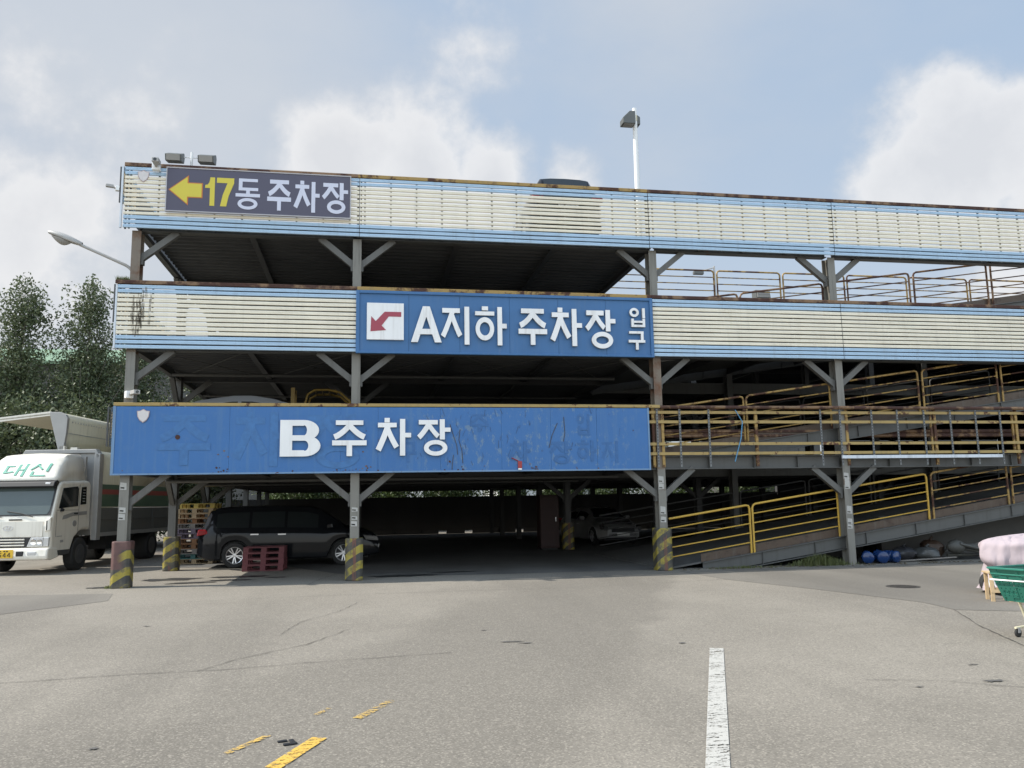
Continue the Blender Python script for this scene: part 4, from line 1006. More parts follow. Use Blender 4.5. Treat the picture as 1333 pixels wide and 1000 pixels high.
def sedan(lab, loc, rz, paint='silver_paint'):
    t = thing('sedan', lab, 'car', loc, rz)
    car(t, 4.7, [(0, .80), (.06, .98), (.5, 1.06), (.95, 1.30), (1.4, 1.43), (2.1, 1.475), (2.6, 1.44), (2.95, 1.32), (3.5, 1.0), (4.2, .88), (4.55, .76), (4.7, .60)],
        [(0, .78), (.5, .98), (2.2, .93), (3.4, .90), (4.7, .56)], 1.82, 1.22, .20, (.98, 3.72), .325, paint, [(.95, 1.9), (1.98, 2.95)], (2.75, 3.42), (.55, 1.1), .60, None)
    return t
sedan('dusty silver car facing out from the back right of the dark garage', (14.6, 16.5, .006), R(-82))
t = thing('hatchback', 'pale silver car on the first deck, its roof arc just above the blue board', 'car', (.60, 1.66, 2.79))
car(t, 4.1, [(0, .85), (.06, 1.02), (.35, 1.25), (.7, 1.46), (1.1, 1.53), (1.6, 1.60), (2.0, 1.605), (2.5, 1.53), (3.0, 1.38), (3.5, 1.10), (3.9, .92), (4.1, .62)],
    [(0, .82), (.5, 1.0), (2.2, .97), (3.4, .95), (4.1, .58)], 1.76, 1.2, .20, (.75, 3.3), .315, 'silver_paint', [(.75, 1.7), (1.78, 2.8)], (2.85, 3.45), (.1, .6), .62, None)

# forklift whose guard shows over the long blue board
t = thing('forklift', 'yellow forklift on the first deck, its rounded guard showing above the blue board', 'forklift', (3.6, 2.6, 2.803))
MB().prism([(.05, .25), (1.55, .25), (1.62, .6), (1.5, .95), (1.0, .98), (.85, .55), (.05, .5)], 0, 1.05, 'y').build('body', 'forklift', t, bevel=.05)
for y in (.04, 1.0):
    mb = MB(); mb.tube([(.12, y, .45), (.16, y, 1.55), (.22, y, 1.80), (.40, y, 1.92), (.75, y, 1.93), (1.05, y, 1.86), (1.30, y, 1.64), (1.52, y, .95)], .032, 8); mb.build('guard_frame', 'forklift', t, smooth=50)
mb = MB()
for x in (.4, .58, .76, .94): mb.tube([(x, .04, 1.92), (x, 1.0, 1.92)], .02, 6)
mb.build('guard_bars', 'forklift', t)
mb = MB(); mb.box((-.22, .18, .1), (-.12, .28, 2.0)); mb.box((-.22, .78, .1), (-.12, .88, 2.0)); mb.box((-.21, .28, 1.88), (-.13, .78, 1.96)); mb.build('mast', 'forklift', t)
for y in (.24, .72): MB().box((-1.2, y, .06), (-.22, y+.10, .10)).build('fork', 'steel_dark', t)
mb = MB(); mb.box((.75, .3, .95), (1.15, .75, 1.05)); mb.box((1.08, .3, 1.05), (1.18, .75, 1.45)); mb.build('seat', 'black', t, bevel=.03)
for x in (.25, 1.28):
    for s, y in ((-1, .1), (1, .95)): wheel(t, x, y, .27, .2, s, 5, .5, ('rubber', 'forklift', 'black'))

# ------------------------------------------------------------------ lorry
t = thing('box_truck', 'white cab lorry left of the garage with one cargo wing panel raised', 'truck', (-4.06, 4.92, 0), R(-9))
HW = 1.13
# cab shell with wheel arch, side profile (y, z)
arch = [(1.88+.58*math.cos(a), .50+.62*math.sin(a)) for a in [R(10+160*i/10) for i in range(11)]]
prof = [(.06, .74), (-.005, .78), (-.01, 1.25), (.03, 1.52), (.30, 2.40), (.42, 2.50), (2.0, 2.56), (2.12, 2.45), (2.15, .98), (2.46, .98), (2.46, .62)] if False else [(.10, .50), (.02, .74), (-.01, 1.25), (.05, 1.53), (.33, 2.36), (.46, 2.48), (1.98, 2.54), (2.12, 2.42), (2.14, 1.12), (2.02, 1.12), (1.86, 1.14), (1.55, 1.09), (1.27, .92), (1.10, .62), (1.08, .50)]
MB().prism(prof, -HW, HW, 'x').build('cab', 'truck_white', t, bevel=.07)
# windscreen lies on the slope between (.05,1.53) and (.33,2.36)
def slope(s): return .05+.28*s, 1.53+.83*s
def wsq(s, x, off): y, z = slope(s); return (x, y-off, z+off*.33)
rows = []
for i in range(9):
    s = .07+.90*i/8; e = 1.0-.10*max(0, (.25-s)/.25)**2-.05*max(0, (s-.85)/.15)
    rows.append([wsq(s, x*e, .016) for x in (-1.02, -.6, 0, .6, 1.02)])
MB().grid(rows).build('windscreen', 'glass_green', t, smooth=60)
rows = [[wsq(s, x, .010) for x in (-1.07, 1.07)] for s in (.03, 1.0)]; MB().grid(rows).build('windscreen_seal', 'black', t)
mb = MB(); mb.box((.30, .19, 1.70), (.62, .21, 2.1)) if False else None
mb.prism([(.10, 2.34), (.26, 2.31), (.42, 2.46), (.30, 2.52), (.16, 2.47)], -1.04, 1.08, 'x'); v_ = mb.build('sun_visor', 'black', t, bevel=.02)
for x in (-.86, .90): mb = MB(); mb.box((x-.07, .13, 2.39), (x+.07, .155, 2.45)); mb.build('marker_lamp', 'white', v_, bevel=.012)
for x in (-.95, -.55, -.1, .35, .75):
    pass
# wipers
mb = MB()
for x0, x1, s0, s1 in ((-.1, .62, .17, .01), (-.98, -.22, .17, .01)): mb.tube([wsq(s0, x0, .035), wsq(s0*.6, (x0+x1)/2, .038), wsq(s1-.02, x1, .03)], .012, 6)
mb.box((.0, -.012, 1.44), (.34, .01, 1.475)); mb.build('wiper', 'black', t)
# side glass and trim on both doors
for s in (1, -1):
    X = s*(HW+.002)
    def pan(pts, name, mat, th=.010):
        lo, hi = sorted((X-s*.006, X+s*th)); return MB().prism(pts, lo, hi, 'x').build(name, mat, t)
    pan([(.33, 1.74), (.52, 2.30), (1.30, 2.36), (1.36, 2.30), (1.36, 1.80), (.9, 1.78)], 'door_window', 'glass')
    pan([(1.50, 1.84), (1.53, 2.34), (1.80, 2.36), (1.82, 1.86)], 'rear_quarter_window', 'glass', .012)
    mb = MB(); lo, hi = sorted((X+s*.012, X+s*.016))
    for i in range(5): mb.box((lo, 1.60, 1.93+i*.08), (hi, 1.74, 1.95+i*.08))
    mb.build('louvre', 'truck_grey', t)
    pan([(.55, 1.44), (.60, 1.55), (1.10, 1.63), (1.90, 1.66), (1.90, 1.56), (1.10, 1.53), (.75, 1.46)], 'door_stripe', 'truck_grey', .006)
    pan([(1.22+.10*math.cos(a), 1.32+.085*math.sin(a)) for a in [2*math.pi*k/14 for k in range(14)]], 'fuel_cap', 'truck_grey', .012)
    pan([(.40, 1.66), (.52, 1.66), (.55, 1.72), (.44, 1.75)], 'mirror_base', 'black', .05)
    mb = MB(); mb.tube([(X, .36, 2.40), (X+s*.22, .16, 2.40), (X+s*.22, .16, 1.9)], .012, 6) if s < 0 else None
    if s < 0: mb.box((X-.36, .10, 1.78), (X-.12, .20, 2.25)); mb.build('mirror', 'black', t, bevel=.03)
    mb = MB(); lo, hi = sorted((X+s*.001, X+s*.0035))
    for a, b in (((.24, .98), (.24, 1.66)), ((1.43, 1.02), (1.43, 2.42))): mb.box((lo, a[0]-.006, a[1]), (hi, a[0]+.006, b[1]))
    mb.box((lo, .24, 1.69), (hi, 1.43, 1.70)); mb.build('door_seam', 'crack', t)
    mb = MB(); lo, hi = sorted((X, X+s*.025)); mb.box((lo, 1.16, 1.58), (hi, 1.36, 1.62)); mb.build('door_handle', 'black', t, bevel=.006)
    mb = MB(); lo, hi = sorted((X-s*.02, X+s*.008)); mb.prism([(.02, .62), (1.06, .62), (1.0, .50), (.10, .46), (.02, .5)], lo, hi, 'x'); mb.build('step_skirt', 'steel_dark', t)
    pan([(.30, .98), (.58, .985), (.58, 1.005), (.30, 1.0)], 'badge', 'truck_grey', .004)
    pan([(.50, .82), (.66, .825), (.66, .89), (.50, .885)], 'badge', 'truck_grey', .004)
# nose panel, grille, lamps
mb = MB(); mb.box((-.92, -.022, 1.00), (.92, -.008, 1.415)); p_ = mb.build('nose_panel', 'truck_white', t, bevel=.006)
# oval badge with slanted letter
mb = MB()
oo = [[(.0+(.135-dx)*math.cos(a), yy, 1.235+(.075-dx)*math.sin(a)) for a in [2*math.pi*k/28 for k in range(28)]] for dx, yy in ((0, -.022), (0, -.034), (.018, -.034), (.018, -.022))]
mb.grid(oo, 0, True); mb.bar((-.055, -.030, 1.185), (-.020, -.030, 1.285), .02, .012, 0, up=(0, 1, 0)); mb.bar((.020, -.030, 1.185), (.055, -.030, 1.285), .02, .012, 0, up=(0, 1, 0)); mb.bar((-.038, -.031, 1.225), (.038, -.031, 1.245), .016, .012, 0, up=(0, 1, 0)); mb.build('badge', 'alu', p_)
mb = MB(); mb.box((-.62, -.02, .73), (.62, .05, .985)); g_ = mb.build('grille', 'black', t)
mb = MB()
for i in range(3): mb.box((-.60, -.04, .765+i*.075), (.46, -.018, .80+i*.075))
mb.build('grille_bar', 'truck_white', g_, bevel=.006)
for s in (1, -1):
    a, b = sorted((s*.56, s*1.09)); mb = MB(); mb.prism([(s*.52, .735), (s*1.095, .745), (s*1.105, .985), (s*.62, .985)], -.035, .12, 'y'); h = mb.build('headlight', 'lens', t, bevel=.015)
    mb = MB()
    for x, r_ in ((.70, .085), (.86, .075)): mb.lathe([(r_, -.038), (r_*.9, -.048), (r_*.5, -.042), (.002, -.040)], 'y', (s*x, 0, .865), 16)
    mb.build('reflector', 'chrome', h, smooth=40)
    MB().box((s*.955-.004, -.040, .75), (s*.955+.004, -.03, .98)).build('lens_divider', 'crack', h)
    mb = MB(); mb.prism([(s*.97, 1.12), (s*1.12, 1.16), (s*1.12, 1.52), (s*1.0, 1.46)], -.03, .2, 'y'); c_ = mb.build('corner_vane', 'truck_white', t, bevel=.03)
    MB().box((s*1.03-.02, -.035, 1.17), (s*1.03+.012, -.029, 1.42)).build('vent_slot', 'black', c_, bevel=.004)
mb = MB(); mb.prism([(-.15, .40), (-.17, .50), (-.13, .70), (.02, .72), (.35, .70), (.45, .44), (.1, .38)], -1.15, 1.15, 'x'); bp = mb.build('bumper', 'truck_white', t, bevel=.045)
for s in (1, -1):
    mb = MB(); a, b = sorted((s*.62, s*.86)); mb.box((a, -.175, .52), (b, -.14, .62)); mb.build('fog_lamp', 'lens', bp, bevel=.02)
    a, b = sorted((s*.33, s*.52)); MB().box((a, -.178, .50), (b, -.14, .63)).build('bumper_vent', 'black', bp, bevel=.012)
MB().box((-.27, -.195, .46), (.27, -.175, .68)).build('plate', 'plate_yellow', bp, bevel=.006)
for i, k in enumerate('8544'):
    x = -.22+i*.115; mb = MB(); glyph(mb, k, x, .485, x+.085, .60, .004, y=-.1955); mb.build('plate_digit', 'black', bp)
mb = MB()
for x in (-.16, -.09, .02, .09): mb.box((x, -.198, .625), (x+.05, -.1955, .655))
mb.build('plate_small_print', 'black', bp)
# wind deflector with lettering
rows = []
prof_f = [(.24, 2.52), (.34, 2.64), (.62, 2.92), (.95, 3.17), (1.15, 3.27), (1.4, 3.31), (1.9, 3.33)]
for i, (y, z) in enumerate(prof_f):
    e = .97-.10*max(0, (z-2.6)/.75); rr = []
    for x, dz, in ((-1, None), (-.985, -.35), (-.95, -.12), (-.86, -.02), (-.5, .0), (0, .012), (.5, .0), (.86, -.02), (.95, -.12), (.985, -.35), (1, None)):
        zz_ = 2.50 if dz is None else max(2.50+.01*abs(x), z+dz*(z-2.5)/.6); rr.append((x*e*1.12, y+(.12 if dz is None else max(0, -dz)*.25), zz_))
    rows.append(rr)
fd = MB().grid(rows).build('wind_deflector', 'truck_white', t, smooth=50, thick=.02)
def on_f(x, z):
    tab = [(b, a) for a, b in prof_f]; y = lerp(tab, z); return Vector((x, y, z))
for key, xa, xb in (('dae', -.53, .12), ('sin', .20, .74)):
    za, zb_ = 2.64, 2.97; mb = MB()
    for st in GL[key]:
        pts = st; P_ = [on_f(xa+(xb-xa)*a, za+(zb_-za)*b) + Vector((0, -.014, .012)) for a, b in pts]; mb.add(P_, [list(range(len(P_)))])
    mb.build('letter', 'mint', fd, fixn=False, thick=.004)
MB().box((-.95, 2.05, 2.5), (.95, 2.15, 3.25)).build('deflector_back', 'truck_grey', t)
# chassis and wheels (axis across the lorry)
def twheel(y, s, dual=False):
    r_ = .46; w2 = .13; mb = MB(); x = s*(1.0 if not dual else .88); wd = w2*(1 if not dual else 2.0)
    mb.lathe([(r_*.6, -wd), (r_*.94, -wd), (r_, -wd*.75), (r_, wd*.75), (r_*.94, wd), (r_*.6, wd)], 'x', (0, 0, 0), 28, caps=False)
    a = mb.build('wheel', 'rubber', t, (x, y, r_), smooth=40)
    mb = MB(); f = s*wd
    pr = [(r_*.6, f), (r_*.52, f*.8), (r_*.3, f*.7), (r_*.28, f*1.05), (r_*.10, f*1.1), (.002, f*1.1)]; mb.lathe(pr if s > 0 else pr[::-1], 'x', (0, 0, 0), 24); mb.build('hub', 'steel_dark', a, smooth=40)
for s in (1, -1): twheel(1.62, s); twheel(6.6, s, True)
mb = MB()
for x in (-.45, .37): mb.box((x, .3, .62), (x+.08, 8.6, .85))
mb.box((-.5, 1.0, .55), (.5, 2.3, 1.1)); mb.box((.5, 3.4, .50), (1.02, 4.5, .92)); mb.box((-1.0, 3.2, .5), (-.5, 4.6, .9)); mb.box((-1, 6.55, .42), (1, 6.65, .52)); mb.box((-1, 1.57, .42), (1, 1.67, .5)); mb.build('chassis', 'black', t)
# cargo body
cb = MB(); cb.box((-1.15, 2.55, .95), (1.15, 8.7, 1.10)); cb = cb.build('cargo_floor', 'truck_grey', t)
mb = MB(); mb.prism([(-1.13, 1.1), (1.13, 1.1), (1.17, 3.30), (1.06, 3.46), (-1.06, 3.46), (-1.17, 3.30)], 2.50, 2.56, 'y'); mb.build('cargo_front_wall', 'truck_grey', t)
mb = MB(); mb.box((1.02, 2.42, .80), (1.19, 2.68, 3.36)); mb.prism([(-1.19, 3.28), (-1.05, 3.50), (1.05, 3.50), (1.19, 3.28), (1.10, 3.22), (1.02, 3.38), (-1.02, 3.38), (-1.10, 3.22)], 2.42, 2.68, 'y'); mb.box((-1.19, 2.42, .80), (-1.02, 2.68, 3.3)); mb.build('cargo_front_frame', 'truck_grey', t, bevel=.015)
mb = MB(); mb.prism([(-1.15, 1.1), (1.15, 1.1), (1.15, 3.32), (1.05, 3.46), (-1.05, 3.46), (-1.15, 3.32)], 8.62, 8.70, 'y'); mb.build('cargo_rear_wall', 'truck_grey', t)
rows = [[(x, y, z) for x, z in ((1.155, 1.75), (1.155, 3.26), (1.13, 3.36), (1.05, 3.43), (.93, 3.46), (.05, 3.47))] for y in (2.68, 8.62)]
MB().grid(rows).build('closed_wing', 'truck_cream', t, smooth=40, thick=.03)
for z0, z1, mm in ((2.30, 2.45, 'green_stripe'), (2.15, 2.30, 'red_stripe'), (1.78, 2.15, 'green_stripe')): MB().box((1.157, 2.70, z0), (1.161, 8.60, z1)).build('body_stripe', mm, t)
for a, b in ((2.70, 4.65), (4.67, 6.62), (6.64, 8.60)):
    mb = MB(); mb.box((1.10, a, 1.02), (1.16, b, 1.74)); mb.box((1.16, a+.03, 1.38), (1.175, b-.03, 1.42)); mb.box((1.16, b-.16, 1.1), (1.18, b-.1, 1.68)); mb.build('side_gate', 'truck_dark', t, bevel=.006)
mb = MB(); mb.box((1.09, 2.68, .90), (1.17, 8.65, 1.01)); mb.build('lower_rail', 'truck_grey', t)
# raised wing: its roof half stands up at the ridge, its side panel reaches out to the left
mb = MB(); mb.grid([[(x, y, z) for x, z in ((.04, 3.50), (.10, 3.98), (.13, 4.42), (.10, 4.52), (.0, 4.60), (-.14, 4.62))] for y in (2.55, 8.6)])
ww_ = mb.build('raised_wing', 'truck_cream', t, smooth=40, thick=.03)
mb = MB(); mb.box((.123, 2.6, 3.985), (.135, 8.6, 4.005))
for i in range(34): mb.box((.128, 2.75+i*.17, 4.33), (.14, 2.79+i*.17, 4.37))
mb.build('rivets', 'truck_grey', ww_)
mb = MB(); mb.prism([(.14, 4.44), (.08, 4.56), (-.10, 4.64), (-.40, 4.64), (-.40, 4.56), (-.10, 3.50), (.06, 3.48), (.12, 3.98)], 2.44, 2.56, 'y'); mb.build('wing_end_plate', 'truck_grey', ww_, bevel=.01)
mb = MB(); mb.bar((-.38, 2.5, 4.60), (-2.0, 2.5, 4.42), .10, .13); mb.build('wing_edge', 'truck_white', ww_)
mb = MB(); mb.grid([[(x, y, z) for x, z in ((-.14, 4.63), (-2.0, 4.44))] for y in (2.45, 8.6)]); mb.build('wing_side', 'truck_cream', ww_, thick=.04)
mb = MB(); mb.box((-.05, 2.44, 3.46), (.10, 2.60, 3.60)); mb.box((.28, 2.44, 3.50), (.48, 2.6, 3.56)); mb.build('hinge', 'truck_white', t)

# ------------------------------------------------------------------ pallets
def pallet(name, mat, loc, rz, lab, group, wx=1.05, wy=.95, ht=.15):
    t = thing(name, lab, 'pallet', loc, rz, group)
    mb = MB()
    for i in range(6): y = -wy/2+i*(wy-.1)/5; mb.box((-wx/2, y, ht-.022), (wx/2, y+.10, ht))
    mb.build('deck_boards', mat, t)
    for y in (-wy/2, -.05, wy/2-.12):             # a skid: bottom board cut in one with its three blocks
        xs = (-wx/2, -.07, wx/2-.14); P_ = [(-wx/2, 0), (wx/2, 0)]
        for x in xs[::-1]:
            P_ += [(x+.14, .022), (x+.14, ht-.022), (x, ht-.022), (x, .022)]
        P_ = [P_[0], P_[1]] + P_[3:-1] if False else P_
        P_ = [p for i, p in enumerate(P_) if not (i in (2, len(P_)-1))]
        MB().prism(P_, y, y+.12, 'y').build('skid', mat, t)
    return t
ords = ['bottom', 'second', 'third', 'top']
for i in range(4):
    pallet('pallet', 'pallet_red', (2.68+.008*(i % 2), 4.15, .006+i*.157), R(-2+i*.7), '%s dull red pallet of the low stack before the charcoal minivan' % ords[i], 'red pallets in front of the minivan', 1.06, .9, .155)
cols = ['wood', 'teal', 'grey', 'brown', 'brown', 'purple', 'purple', 'grey', 'brown', 'wood', 'wood', 'yellow']
nth = ['lowest', 'second lowest', 'third', 'fourth', 'fifth', 'sixth', 'seventh', 'eighth', 'ninth', 'tenth', 'eleventh', 'topmost']
desc = {'wood': 'bare wood', 'teal': 'dark teal', 'grey': 'grey', 'brown': 'brown', 'purple': 'dusty purple', 'yellow': 'yellow'}
rnd = random.Random(2)
for i, c_ in enumerate(cols):
    pallet('pallet', 'pallet_'+c_, (.22+rnd.uniform(-.04, .04), 7.9+rnd.uniform(-.04, .04), .006+i*.152), R(rnd.uniform(-3, 3)), '%s pallet, %s from the floor in the tall mixed stack behind the minivan' % (desc[c_], nth[i]) if 0 < i < 11 else '%s %s pallet of the tall mixed stack behind the minivan' % (nth[i], desc[c_]), 'pallets in the tall stack behind the minivan', 1.1, 1.1, .15)
# ------------------------------------------------------------------ things under and beside the ramp
def jug(loc, rot, lab):
    t = thing('water_jug', lab, 'water jug', loc, 0, 'blue water jugs under the ramp'); t.rotation_euler = rot; t.scale = (1.15,)*3
    pr = [(.002, 0), (.10, .004), (.128, .02), (.135, .05), (.135, .10), (.127, .115), (.135, .13), (.135, .20), (.127, .215), (.135, .23), (.135, .31), (.11, .38), (.05, .43), (.032, .45), (.032, .49)]
    MB().lathe(pr, 'z', n=28).build('bottle', 'jug_blue', t, smooth=50)
    MB().lathe([(.036, .47), (.036, .505), (.002, .506)], n=16).build('cap', 'white', t, smooth=40)
jug((17.92, -.05, .155), (R(-88), 0, R(-30)), 'blue water jug lying with its round base outward, nearest the ramp column')
jug((18.33, -.12, .155), (R(-86), R(4), R(-8)), 'middle blue water jug of three under the ramp, tilted to the side')
jug((18.80, -.02, .155), (R(-90), 0, R(22)), 'blue water jug lying lengthwise, farthest right of the three under the ramp')
def sack(loc, sx, sy, sz, mat, lab, seed, name='rubbish_sack', cat='sack'):
    rnd = random.Random(seed); rows = []; n = 22
    ph = [rnd.uniform(0, 6.28) for _ in range(6)]
    for i in range(11):
        v = math.pi*i/10; rr = []
        for k in range(n):
            a = 2*math.pi*k/n; q_ = 1+.10*math.sin(3*a+ph[0]+i*.4)+.07*math.sin(5*a+ph[1]-i*.7)+.06*math.sin(2*v*2+ph[2]+a)
            q_ *= 1+rnd.uniform(-.07, .07)
            rr.append((sx*q_*math.sin(v)**.8*math.cos(a), sy*q_*math.sin(v)**.8*math.sin(a), max(0, sz*(.5-.5*math.cos(v)*1.0)*(.9+.12*q_)) if i else 0))
        rows.append(rr)
    mb = MB(); mb.grid(rows, closed=True); mb.tube([(0, 0, sz*1.0), (sx*.1, 0, sz*1.12), (sx*.22, 0, sz*1.16)], [sx*.16, sx*.06, sx*.13], 8)
    o = mb.build(name, mat, loc=loc, smooth=32); tag(o, lab, cat)
sack((19.35, .55, .006), .30, .28, .36, 'bag_dark', 'dark lumpy sack beside the blue water jugs under the ramp', 3)
sack((19.95, .45, .006), .34, .30, .34, 'bag_grey', 'grey crumpled sack under the ramp, right of the dark sack', 5)
sack((20.35, .8, .006), .30, .30, .50, 'bag_brown', 'brown upright sack against the old concrete under the ramp', 8)
t = thing('pipe_bundle', 'dirty grey pipes and a bulging duct leaning beneath the ramp near the pink cover', 'pipes', (20.6, .3, 0))
MB().lathe([(.05, -.2), (.15, -.1), (.19, .05), (.15, .2), (.07, .3), (.07, .9)], 'x', (.15, .1, .34), 16).build('duct', 'pipe_grey', t, smooth=50)
for q_ in (((.2, -.05, .42), (1.7, .0, .06)), ((.3, .12, .32), (1.5, -.1, .05)), ((.0, .2, .12), (1.6, .3, .10))): MB().tube(q_, .045, 8).build('pipe', 'pipe_grey', t, smooth=40)
# tar and oil spots out on the lot
def spot(x, y, a, b, seed):
    rnd = random.Random(seed); n = 18
    sheet('shade_tar_patch', [(x+a*math.cos(t)*k, y+b*math.sin(t)*k) for t, k in ((2*math.pi*i/n, rnd.uniform(.5, 1.15)) for i in range(n))], .008, 'tar')
for q in ((11.0, -12.55, .12, .05, 1), (11.35, -11.85, .06, .02, 2), (9.05, -9.85, .05, .04, 3), (7.1, -9.2, .16, .04, 4), (7.25, -9.35, .09, .03, 5), (12.2, -11.6, .05, .02, 6), (10.2, -12.6, .05, .02, 7), (6.9, -8.2, .05, .03, 8), (2.2, -6.4, .07, .03, 9), (3.4, -12.9, .04, .03, 10)): spot(*q)
ribbon('road_crack', [(9.9, -12.2), (10.6, -12.45), (11.1, -12.9)], .010, 'crack', jit=.012)
ribbon('road_crack', [(12.9, -2.65), (9.5, -3.2), (5.2, -3.0), (1.8, -3.3)], .012, 'crack', jit=.012)
# loose boards and a crumpled sheet among the rubbish
for q_ in (((19.0, .25, .03), (20.5, .05, .10), 'old grey board lying in front of the sacks under the ramp'), ((20.1, 1.1, .05), (21.7, .6, .42), 'weathered board leaning on the concrete behind the grey pipes')):
    o = MB().bar((0, 0, 0), Vector(q_[1])-Vector(q_[0]), .11, .025).build('loose_board', 'pallet_grey', loc=q_[0]); tag(o, q_[2], 'board')
# debris on the edge of the asphalt
rnd = random.Random(5)
mb = MB()
for i in range(170):
    x = rnd.uniform(12.9, 21); y = -.25+rnd.gauss(0, .12)+(.2 if x < 17 else .0); s = rnd.uniform(.008, .035)
    mb.box((x-s, y-s*.7, .004), (x+s, y+s*.7, .004+s*.7), rot=Matrix.Rotation(rnd.uniform(0, 3), 3, 'Z'))
tag(mb.build('soil_crumbs', 'grime'), 'scattered soil crumbs along the edge under the ramp', 'debris', kind='stuff')
def tuft(x, y, wx, wy, n, h, seed, lab):
    rnd = random.Random(seed); mb = MB()
    for i in range(n):
        a, b = rnd.gauss(0, wx*.45), rnd.gauss(0, wy*.45); hh = h*rnd.uniform(.35, 1.05)*max(.3, 1-abs(a)/wx*.6); an = rnd.uniform(0, 6.28); le = rnd.uniform(.05, .6)*hh; w_ = rnd.uniform(.004, .009)
        dx, dy = math.cos(an), math.sin(an); px_, py_ = -dy*w_, dx*w_
        p0 = (a, b, 0); p1 = (a+dx*le*.35, b+dy*le*.35, hh*.6); p2 = (a+dx*le, b+dy*le, hh*rnd.uniform(.8, 1))
        mb.add([(p0[0]-px_, p0[1]-py_, 0), (p0[0]+px_, p0[1]+py_, 0), (p1[0]+px_*.8, p1[1]+py_*.8, p1[2]), (p1[0]-px_*.8, p1[1]-py_*.8, p1[2]), p2], [(0, 1, 2, 3), (3, 2, 4)])
    tag(mb.build('grass_tuft', 'grass', loc=(x, y, .004)), lab, 'grass', kind='stuff')
tuft(16.6, -.02, .75, .22, 1500, .34, 1, 'dry green grass growing at the foot of the ramp beam beside the column')
tuft(14.5, -.12, 1.1, .12, 260, .10, 2, 'thin low weeds along the foot of the ramp near the hazard sleeve')
tuft(-.12, .0, .12, .1, 60, .10, 3, 'tiny weeds at the foot of the corner column'); 
mb = MB(); rnd = random.Random(8)
for i in range(140):
    x = rnd.uniform(-.26, .02); z = 6.825; h = rnd.uniform(.02, .12); dx = rnd.uniform(-.05, .05)
    mb.add([(x, -.12, z), (x+.012, -.11, z), (x+dx, -.12+rnd.uniform(-.05, .05), z+h)], [(0, 1, 2)])
tag(mb.build('moss', 'grass'), 'little mossy weeds on the left end of the middle parapet rail', 'weeds', kind='stuff')

# ------------------------------------------------------------------ pink cover, timber stand, trolley
t = thing('covered_scooter', 'scooter under a pale pink cloth cover at the right edge', 'scooter', (16.0, -6.5, 0), R(-22))
# upper bulge of cloth: a soft box with folds, drawn in at the hem
def cloth(px_, py_, z0, z1, ax, ay, seed, flare=0.0, nz=12, nk=44):
    rows = []
    for i in range(nz+1):
        s = i/nz; z = z0+(z1-z0)*s
        k = (1-max(0, (s-.70)/.30)**2.8*.999) if flare == 0 else 1-flare*s
        if flare == 0: k *= 1-.16*max(0, (.35-s)/.35)**1.5
        rr = []
        for q in range(nk):
            t_ = 2*math.pi*q/nk; c, d = math.cos(t_), math.sin(t_); e = (abs(c)**3.2+abs(d)**3.2)**(-1/3.2)
            fold = (1.2+2.0*(1-s)**2)*(.022*math.sin(7*t_+seed+2*s)+.016*math.sin(13*t_+1.7*seed-3*s)+.02*math.sin(3*t_+5*s+seed))*(1 if flare == 0 else (1.6-s))
            sag = .05*math.sin(4*t_+seed)*s*s*(1 if flare == 0 else 0)
            rr.append((px_+ax*k*e*c*(1+fold), py_+ay*k*e*d*(1+fold*1.5), z+sag*.6))
        rows.append(rr)
    mb = MB(); mb.grid(rows, closed=True); 
    if flare == 0: mb.add(rows[-1], [list(range(nk))])
    return mb
cloth(1.02, 0, .36, 1.03, 1.08, .42, 1.3).build('cloth_cover', 'pink', t, smooth=80, subsurf=1)
cloth(.16, -.04, .08, .52, .30, .36, 2.1, flare=.42, nz=8, nk=36).build('cloth_skirt', 'pink', t, smooth=80)
cloth(1.2, 0, .16, .48, .85, .40, 4.2, flare=.1, nz=6, nk=44).build('cloth_skirt', 'pink', t, smooth=80)
for x in (.02, 1.5):
    wh = MB(); wh.lathe([(.10, -.05), (.16, -.06), (.19, -.03), (.19, .03), (.16, .06), (.10, .05)], 'y', (0, 0, 0), 24, caps=False); w_ = wh.build('wheel', 'rubber', t, (x, -.12, .19), smooth=40)
    MB().lathe([(.105, -.045), (.10, -.03), (.03, -.05), (.002, -.05)], 'y', n=20).build('rim', 'steel', w_, smooth=40)
mb = MB(); mb.box((.05, -.10, .22), (1.6, .10, .5)); mb.tube([(.02, -.1, .2), (.2, 0, .8)], .035, 8); mb.box((.7, -.14, .5), (1.7, .14, .75)); mb.build('scooter_body', 'black', t, bevel=.03)
MB().tube([(-.06, -.30, .20), (-.12, -.36, .28), (-.08, -.38, .14), (-.03, -.38, .24), (.02, -.38, .10)], .016, 6).build('tie_rope', 'white', t, smooth=60)
t = thing('timber_stand', 'raw timber frame stand between the pink cover and the green trolley', 'stand', (15.42, -7.45, 0), R(-25))
mb = MB()
for x, y in ((-.14, -.14), (.12, -.14), (-.14, .16), (.12, .16)): mb.box((x-.028, y-.018, .0), (x+.028, y+.018, .44))
mb.build('leg', 'timber', t, bevel=.004)
mb = MB(); mb.box((-.19, -.18, .44), (.20, .20, .46)); mb.box((-.165, -.162, .14), (.145, -.159, .19)); mb.box((-.165, .18, .14), (.145, .2, .19)); mb.build('top_board', 'timber', t)
MB().box((.2, -.3, 0), (.7, .05, .16)).build('base_block', 'pallet_brown', t)
sack((15.45, -8.05, .006), .16, .14, .2, 'sign_grey', 'pale blue plastic bag on the ground behind the green trolley', 11, 'plastic_bag', 'bag')
t = thing('shopping_trolley', 'green plastic shopping trolley with cream tube legs cut by the right edge', 'trolley', (12.85, -10.75, 0), R(14))
